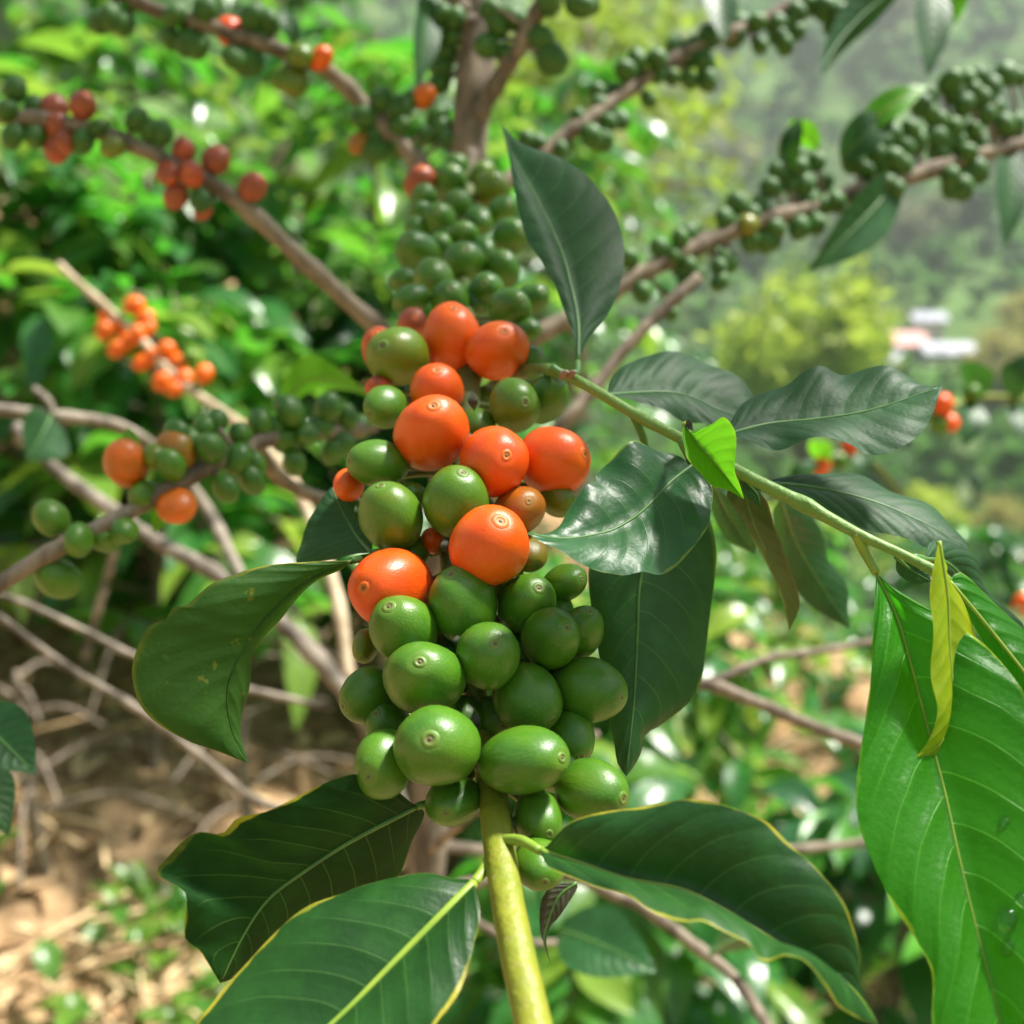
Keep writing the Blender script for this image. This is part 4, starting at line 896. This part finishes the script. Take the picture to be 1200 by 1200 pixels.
def make_tree(name, label, x, y, h, rad, mat, n, size, seed, zc=.68, group=None, cat='tree', clumps=14):
    r2 = np.random.default_rng(seed); gz = float(ground_z(x, y)); root = thing(name, label, cat, (x, y, gz), group)
    mb = MB(); C = crown(mb, np.array([0, 0, h * zc]), np.array(rad), n, size, r2, clumps); mb.build('crown', CM[mat], root, smooth=False)
    mw = MB(); tr = h * .018 + .01
    tube(mw, spline([np.array([0, 0, -.3 if h > 3 else -.05]), np.array([r2.normal(0, .02) * h, r2.normal(0, .02) * h, h * .35]), np.array([0, 0, h * (zc + .1)])], 14), np.linspace(tr * 1.3, tr * .4, 14), 8)
    for cc in C[:9]:
        s0 = np.array([0, 0, h * r2.uniform(.35, .6)]); tube(mw, spline([s0, (s0 + cc) / 2 + [0, 0, .04 * h], cc], 8), np.linspace(tr * .5, tr * .12, 8), 5)
    mw.build('trunk', BARK, root); return root
make_tree('shade_tree', 'yellow green shade tree behind the trunk and the upright leaf', .55, 8.5, 5.6, (1.05, 1.2, 1.35), 'yellow', 2800, .07, 1, zc=.72, group='shade trees', clumps=34)
make_tree('shade_tree', 'yellow green shade tree at the top left behind the branches', -1.6, 8.0, 6.0, (1.6, 1.3, 1.5), 'yellow', 3800, .075, 2, zc=.72, group='shade trees', clumps=36)
make_tree('shade_tree', 'green shade tree up the slope at the far left', -4.6, 10.0, 6.5, (2., 1.6, 2.2), 'green', 3500, .09, 3, group='shade trees', clumps=36)

def gpos(pxx, r):       # ground point under a picture column at a range
    a = math.atan((pxx - 600) / F * 1.0 / math.cos(PITCH)); return math.sin(a) * r, math.cos(a) * r
protos = {}
def copy_tree(src, x, y, s, rz, label, group):
    r = src.copy(); COL.objects.link(r); r.location = (x, y, float(ground_z(x, y))); r.scale = (s, s, s * random.uniform(.9, 1.15)); r.rotation_euler = (0, 0, rz); r['label'] = label; r['group'] = group
    for ch in src.children:
        c = ch.copy(); COL.objects.link(c); c.parent = r
    return r
random.seed(3)
x, y = gpos(935, 70); make_tree('bamboo_clump', 'feathery lime yellow tree clump left of the houses', x, y, 23., (4.9, 4.4, 5.0), 'lime', 2600, .55, 11, zc=.70, clumps=26)
VT = [(1150,150,'straw',13,'straw coloured tree right of the houses'),(1185,175,'straw',12,'pale yellowish tree at the right frame edge above the houses'),(1000,255,'grey',17,'greyish bare looking tree above the lime clump'),
      (1050,240,'grey',15,'greyish tree on the slope above the houses'),(1110,245,'dark',17,'dark tree directly above the long white roof'),(1190,120,'green',10,'green tree at the right edge below the small white house'),
      (880,120,'green',9,'green tree left of the lime clump'),(800,140,'green',9,'green tree seen between the upright leaf and the lime clump'),(1020,95,'green',8,'green tree below the houses'),
      (1100,90,'lime',6,'small lime coloured tree under the houses'),(1170,85,'straw',6,'small straw coloured tree low in the valley'),(960,85,'green',7,'round green tree in the valley bottom'),
      (1060,75,'lime',5,'little lime tree nearest in the valley'),(1150,65,'green',6,'bushy green tree nearest at the right in the valley'),(900,60,'lime',5,'small lime tree seen behind the olive leaf'),(980,58,'green',5,'small green tree seen behind the twig'),
      (760,75,'green',7,'green tree seen beside the pale woody branch'),(700,100,'dark',9,'dark tree behind the cluster'),
      (920,340,'dark',24,'tall dark tree on the far slope above the lime clump'),(860,360,'green',20,'green tree on the far slope left of the tall dark one'),(1010,370,'grey',22,'greyish tree on the far slope behind the bright leaf of the upper right branch'),
      (1150,290,'grey',19,'brownish grey tree below the fruiting branch at the right edge'),(1185,330,'green',20,'green tree on the far slope behind the hanging edge leaf'),(1090,420,'dark',26,'large dark tree high on the far slope at the top right'),
      (960,430,'green',24,'green tree high on the far slope under the silvery edged leaf'),(1160,450,'green',26,'green tree highest on the far slope in the top right corner'),(840,300,'grey',17,'greyish tree low on the far slope right of the upright leaf'),(900,280,'green',15,'green tree on the far slope just above the lime clump')]
for i, (pxx, r, mt, h, lab) in enumerate(VT):
    x, y = gpos(pxx, r)
    if mt not in protos:
        protos[mt] = make_tree('valley_tree', lab, x, y, h, (.42 * h, .42 * h, .36 * h), mt, 1100, h * .05, 30 + i, group='trees across the valley', clumps=18); protos[mt]['h0'] = h
    else:
        copy_tree(protos[mt], x, y, h / protos[mt]['h0'], random.uniform(0, 6.28), lab, 'trees across the valley')
# the wood on the far slope: one mass
mb = MB(); r2 = np.random.default_rng(9); cnt = 0
for i in range(3600):
    r = 90 + 560 * r2.random() ** .8; az = R(r2.uniform(-40, 75)); x, y = math.sin(az) * r, math.cos(az) * r
    pxx, pyy = proj(np.array([x, y, float(ground_z(x, y))]))
    if 1008 < pxx < 1197 and 378 < pyy < 480: continue
    h = r2.uniform(5, 11); z = float(ground_z(x, y)); crown(mb, np.array([x, y, z + h * .5]), np.array([h * .5, h * .5, h * .5]), 74, h * .19, r2, 7)
CMF = crown_mat('far_wood', (.045, .125, .032), (.17, .25, .075), (.09, .21, .045))
o = mb.build('forest', CMF, smooth=False); o['kind'] = 'stuff'; o['label'] = 'hazy woodland covering the far hillside'

# ------------------------------------------------------------------ houses across the valley
def box(mb, c, s, mi=0):
    c = np.array(c, float); s = np.array(s, float) / 2
    V = [c + s * np.array(q) for q in ((-1,-1,-1),(1,-1,-1),(1,1,-1),(-1,1,-1),(-1,-1,1),(1,-1,1),(1,1,1),(-1,1,1))]
    mb.add(V, [(0,3,2,1),(4,5,6,7),(0,1,5,4),(1,2,6,5),(2,3,7,6),(3,0,4,7)], mi)
WHITE = simple_mat('white_metal_roof', (.30, .315, .36), (.37, .385, .43), 1.5, .4); PINK = simple_mat('pink_roof', (.62, .27, .25), (.70, .36, .33), 1.5, .7)
WALL = simple_mat('house_wall', (.62, .55, .48), (.72, .66, .60), 1.2, .9); GLASS = simple_mat('window_glass', (.04, .05, .06), (.07, .08, .09), 1, .15); WOOD = simple_mat('door_wood', (.16, .09, .05), (.22, .13, .08), 3, .7)
def house(pxx, pyy, r, w, dp, hh, rise, roofm, label):
    x, y = gpos(pxx, r); z = float(at(pxx, pyy, r)[2]) - hh - rise * .3; gz = float(ground_z(x, y))
    root = thing('house', label, 'house', (x, y, gz), 'houses across the valley'); root.rotation_euler = (0, 0, R(random.uniform(-12, 12)))
    z = max(z - gz, -.5); mb = MB(); box(mb, (0, 0, (z + hh) / 2 - .5), (w, dp, z + hh + 1)); top = z + hh
    V = [(-w/2, -dp/2, top), (w/2, -dp/2, top), (w/2, dp/2, top), (-w/2, dp/2, top), (-w/2, 0, top + rise * .95), (w/2, 0, top + rise * .95)]
    mb.add(V, [(0, 4, 3), (1, 2, 5), (0, 1, 5, 4), (2, 3, 4, 5)]); mb.build('wall', WALL, root, smooth=False)
    mb = MB(); e_ = .6; tt = .15
    for sg in (-1, 1):
        q = [(-w/2-e_, sg*(dp/2+e_), top-.25*rise*.6), (w/2+e_, sg*(dp/2+e_), top-.25*rise*.6), (w/2+e_, 0, top+rise), (-w/2-e_, 0, top+rise)]
        V = q + [(a, b, c + tt) for a, b, c in q]; mb.add(V, [(0,1,2,3),(7,6,5,4),(0,4,5,1),(1,5,6,2),(2,6,7,3),(3,7,4,0)])
    mb.build('roof', roofm, root, smooth=False)
    n = max(2, int(w / 3.2))
    for k in range(n):
        xx = -w/2 + w * (k + .5) / n
        if k == n // 2:
            mb = MB(); box(mb, (xx, -dp/2 - .03, z + 1.0), (.95, .1, 2.0)); mb.build('door', WOOD, root, smooth=False)
        else:
            mb = MB(); box(mb, (xx, -dp/2 - .03, z + 1.5), (1.2, .08, 1.1)); mb.build('window', GLASS, root, smooth=False)
house(1068, 369, 198, 4.6, 5, 1.7, 1.2, WHITE, 'white roofed house standing highest of the group across the valley')
house(1092, 406, 185, 7.2, 5, 1.5, 1.3, WHITE, 'long house with wide bluish white roof in the middle of the group')
house(1046, 403, 188, 4.4, 5, 2.0, 1.7, PINK, 'small house with pink roof left of the long white roof')
house(1030, 424, 178, 3.4, 4, 2.0, 1.0, WHITE, 'little pale house lowest at the left of the group')
house(1160, 408, 190, 5.4, 5, 2.0, 1.2, WHITE, 'low white roofed house apart from the others at the right')

# ------------------------------------------------------------------ haze, sky, sun
HAZE = True
if HAZE:
    mb = MB(); box(mb, (0, 0, 120), (1900, 1900, 300)); g = NT('air')
    v = g.n('ShaderNodeVolumePrincipled'); v.inputs['Color'].default_value = (.86, .95, .90, 1); v.inputs['Density'].default_value = .00055; v.inputs['Anisotropy'].default_value = .25
    oo = g.n('ShaderNodeOutputMaterial'); g.l(v.outputs[0], oo.inputs['Volume'])
    o = mb.build('haze', g.m, smooth=False); o['kind'] = 'stuff'; o['label'] = 'pale haze filling the valley'
SUN_EL, SUN_AZ = R(63), R(72)     # azimuth from +Y, positive to the right
S = Vector((math.sin(SUN_AZ) * math.cos(SUN_EL), math.cos(SUN_AZ) * math.cos(SUN_EL), math.sin(SUN_EL)))
ld = bpy.data.lights.new('sun', 'SUN'); ld.energy = 5.0; ld.angle = R(7); ld.color = (1, .96, .89)
lo = bpy.data.objects.new('sun', ld); COL.objects.link(lo); lo.rotation_euler = S.to_track_quat('Z', 'Y').to_euler(); lo.location = (0, 0, 50)
w = bpy.data.worlds.new('World'); sc.world = w; w.use_nodes = True; nt = w.node_tree
bg = nt.nodes['Background']; sky = nt.nodes.new('ShaderNodeTexSky'); sky.sky_type = 'NISHITA'; sky.sun_disc = False
sky.sun_elevation = SUN_EL; sky.sun_rotation = SUN_AZ; sky.dust_density = 2.5; sky.air_density = 1.0
nt.links.new(sky.outputs[0], bg.inputs[0]); bg.inputs[1].default_value = .058
sc.view_settings.view_transform = 'Standard'; sc.view_settings.look = 'None'; sc.view_settings.gamma = 1; sc.view_settings.exposure = 1.45
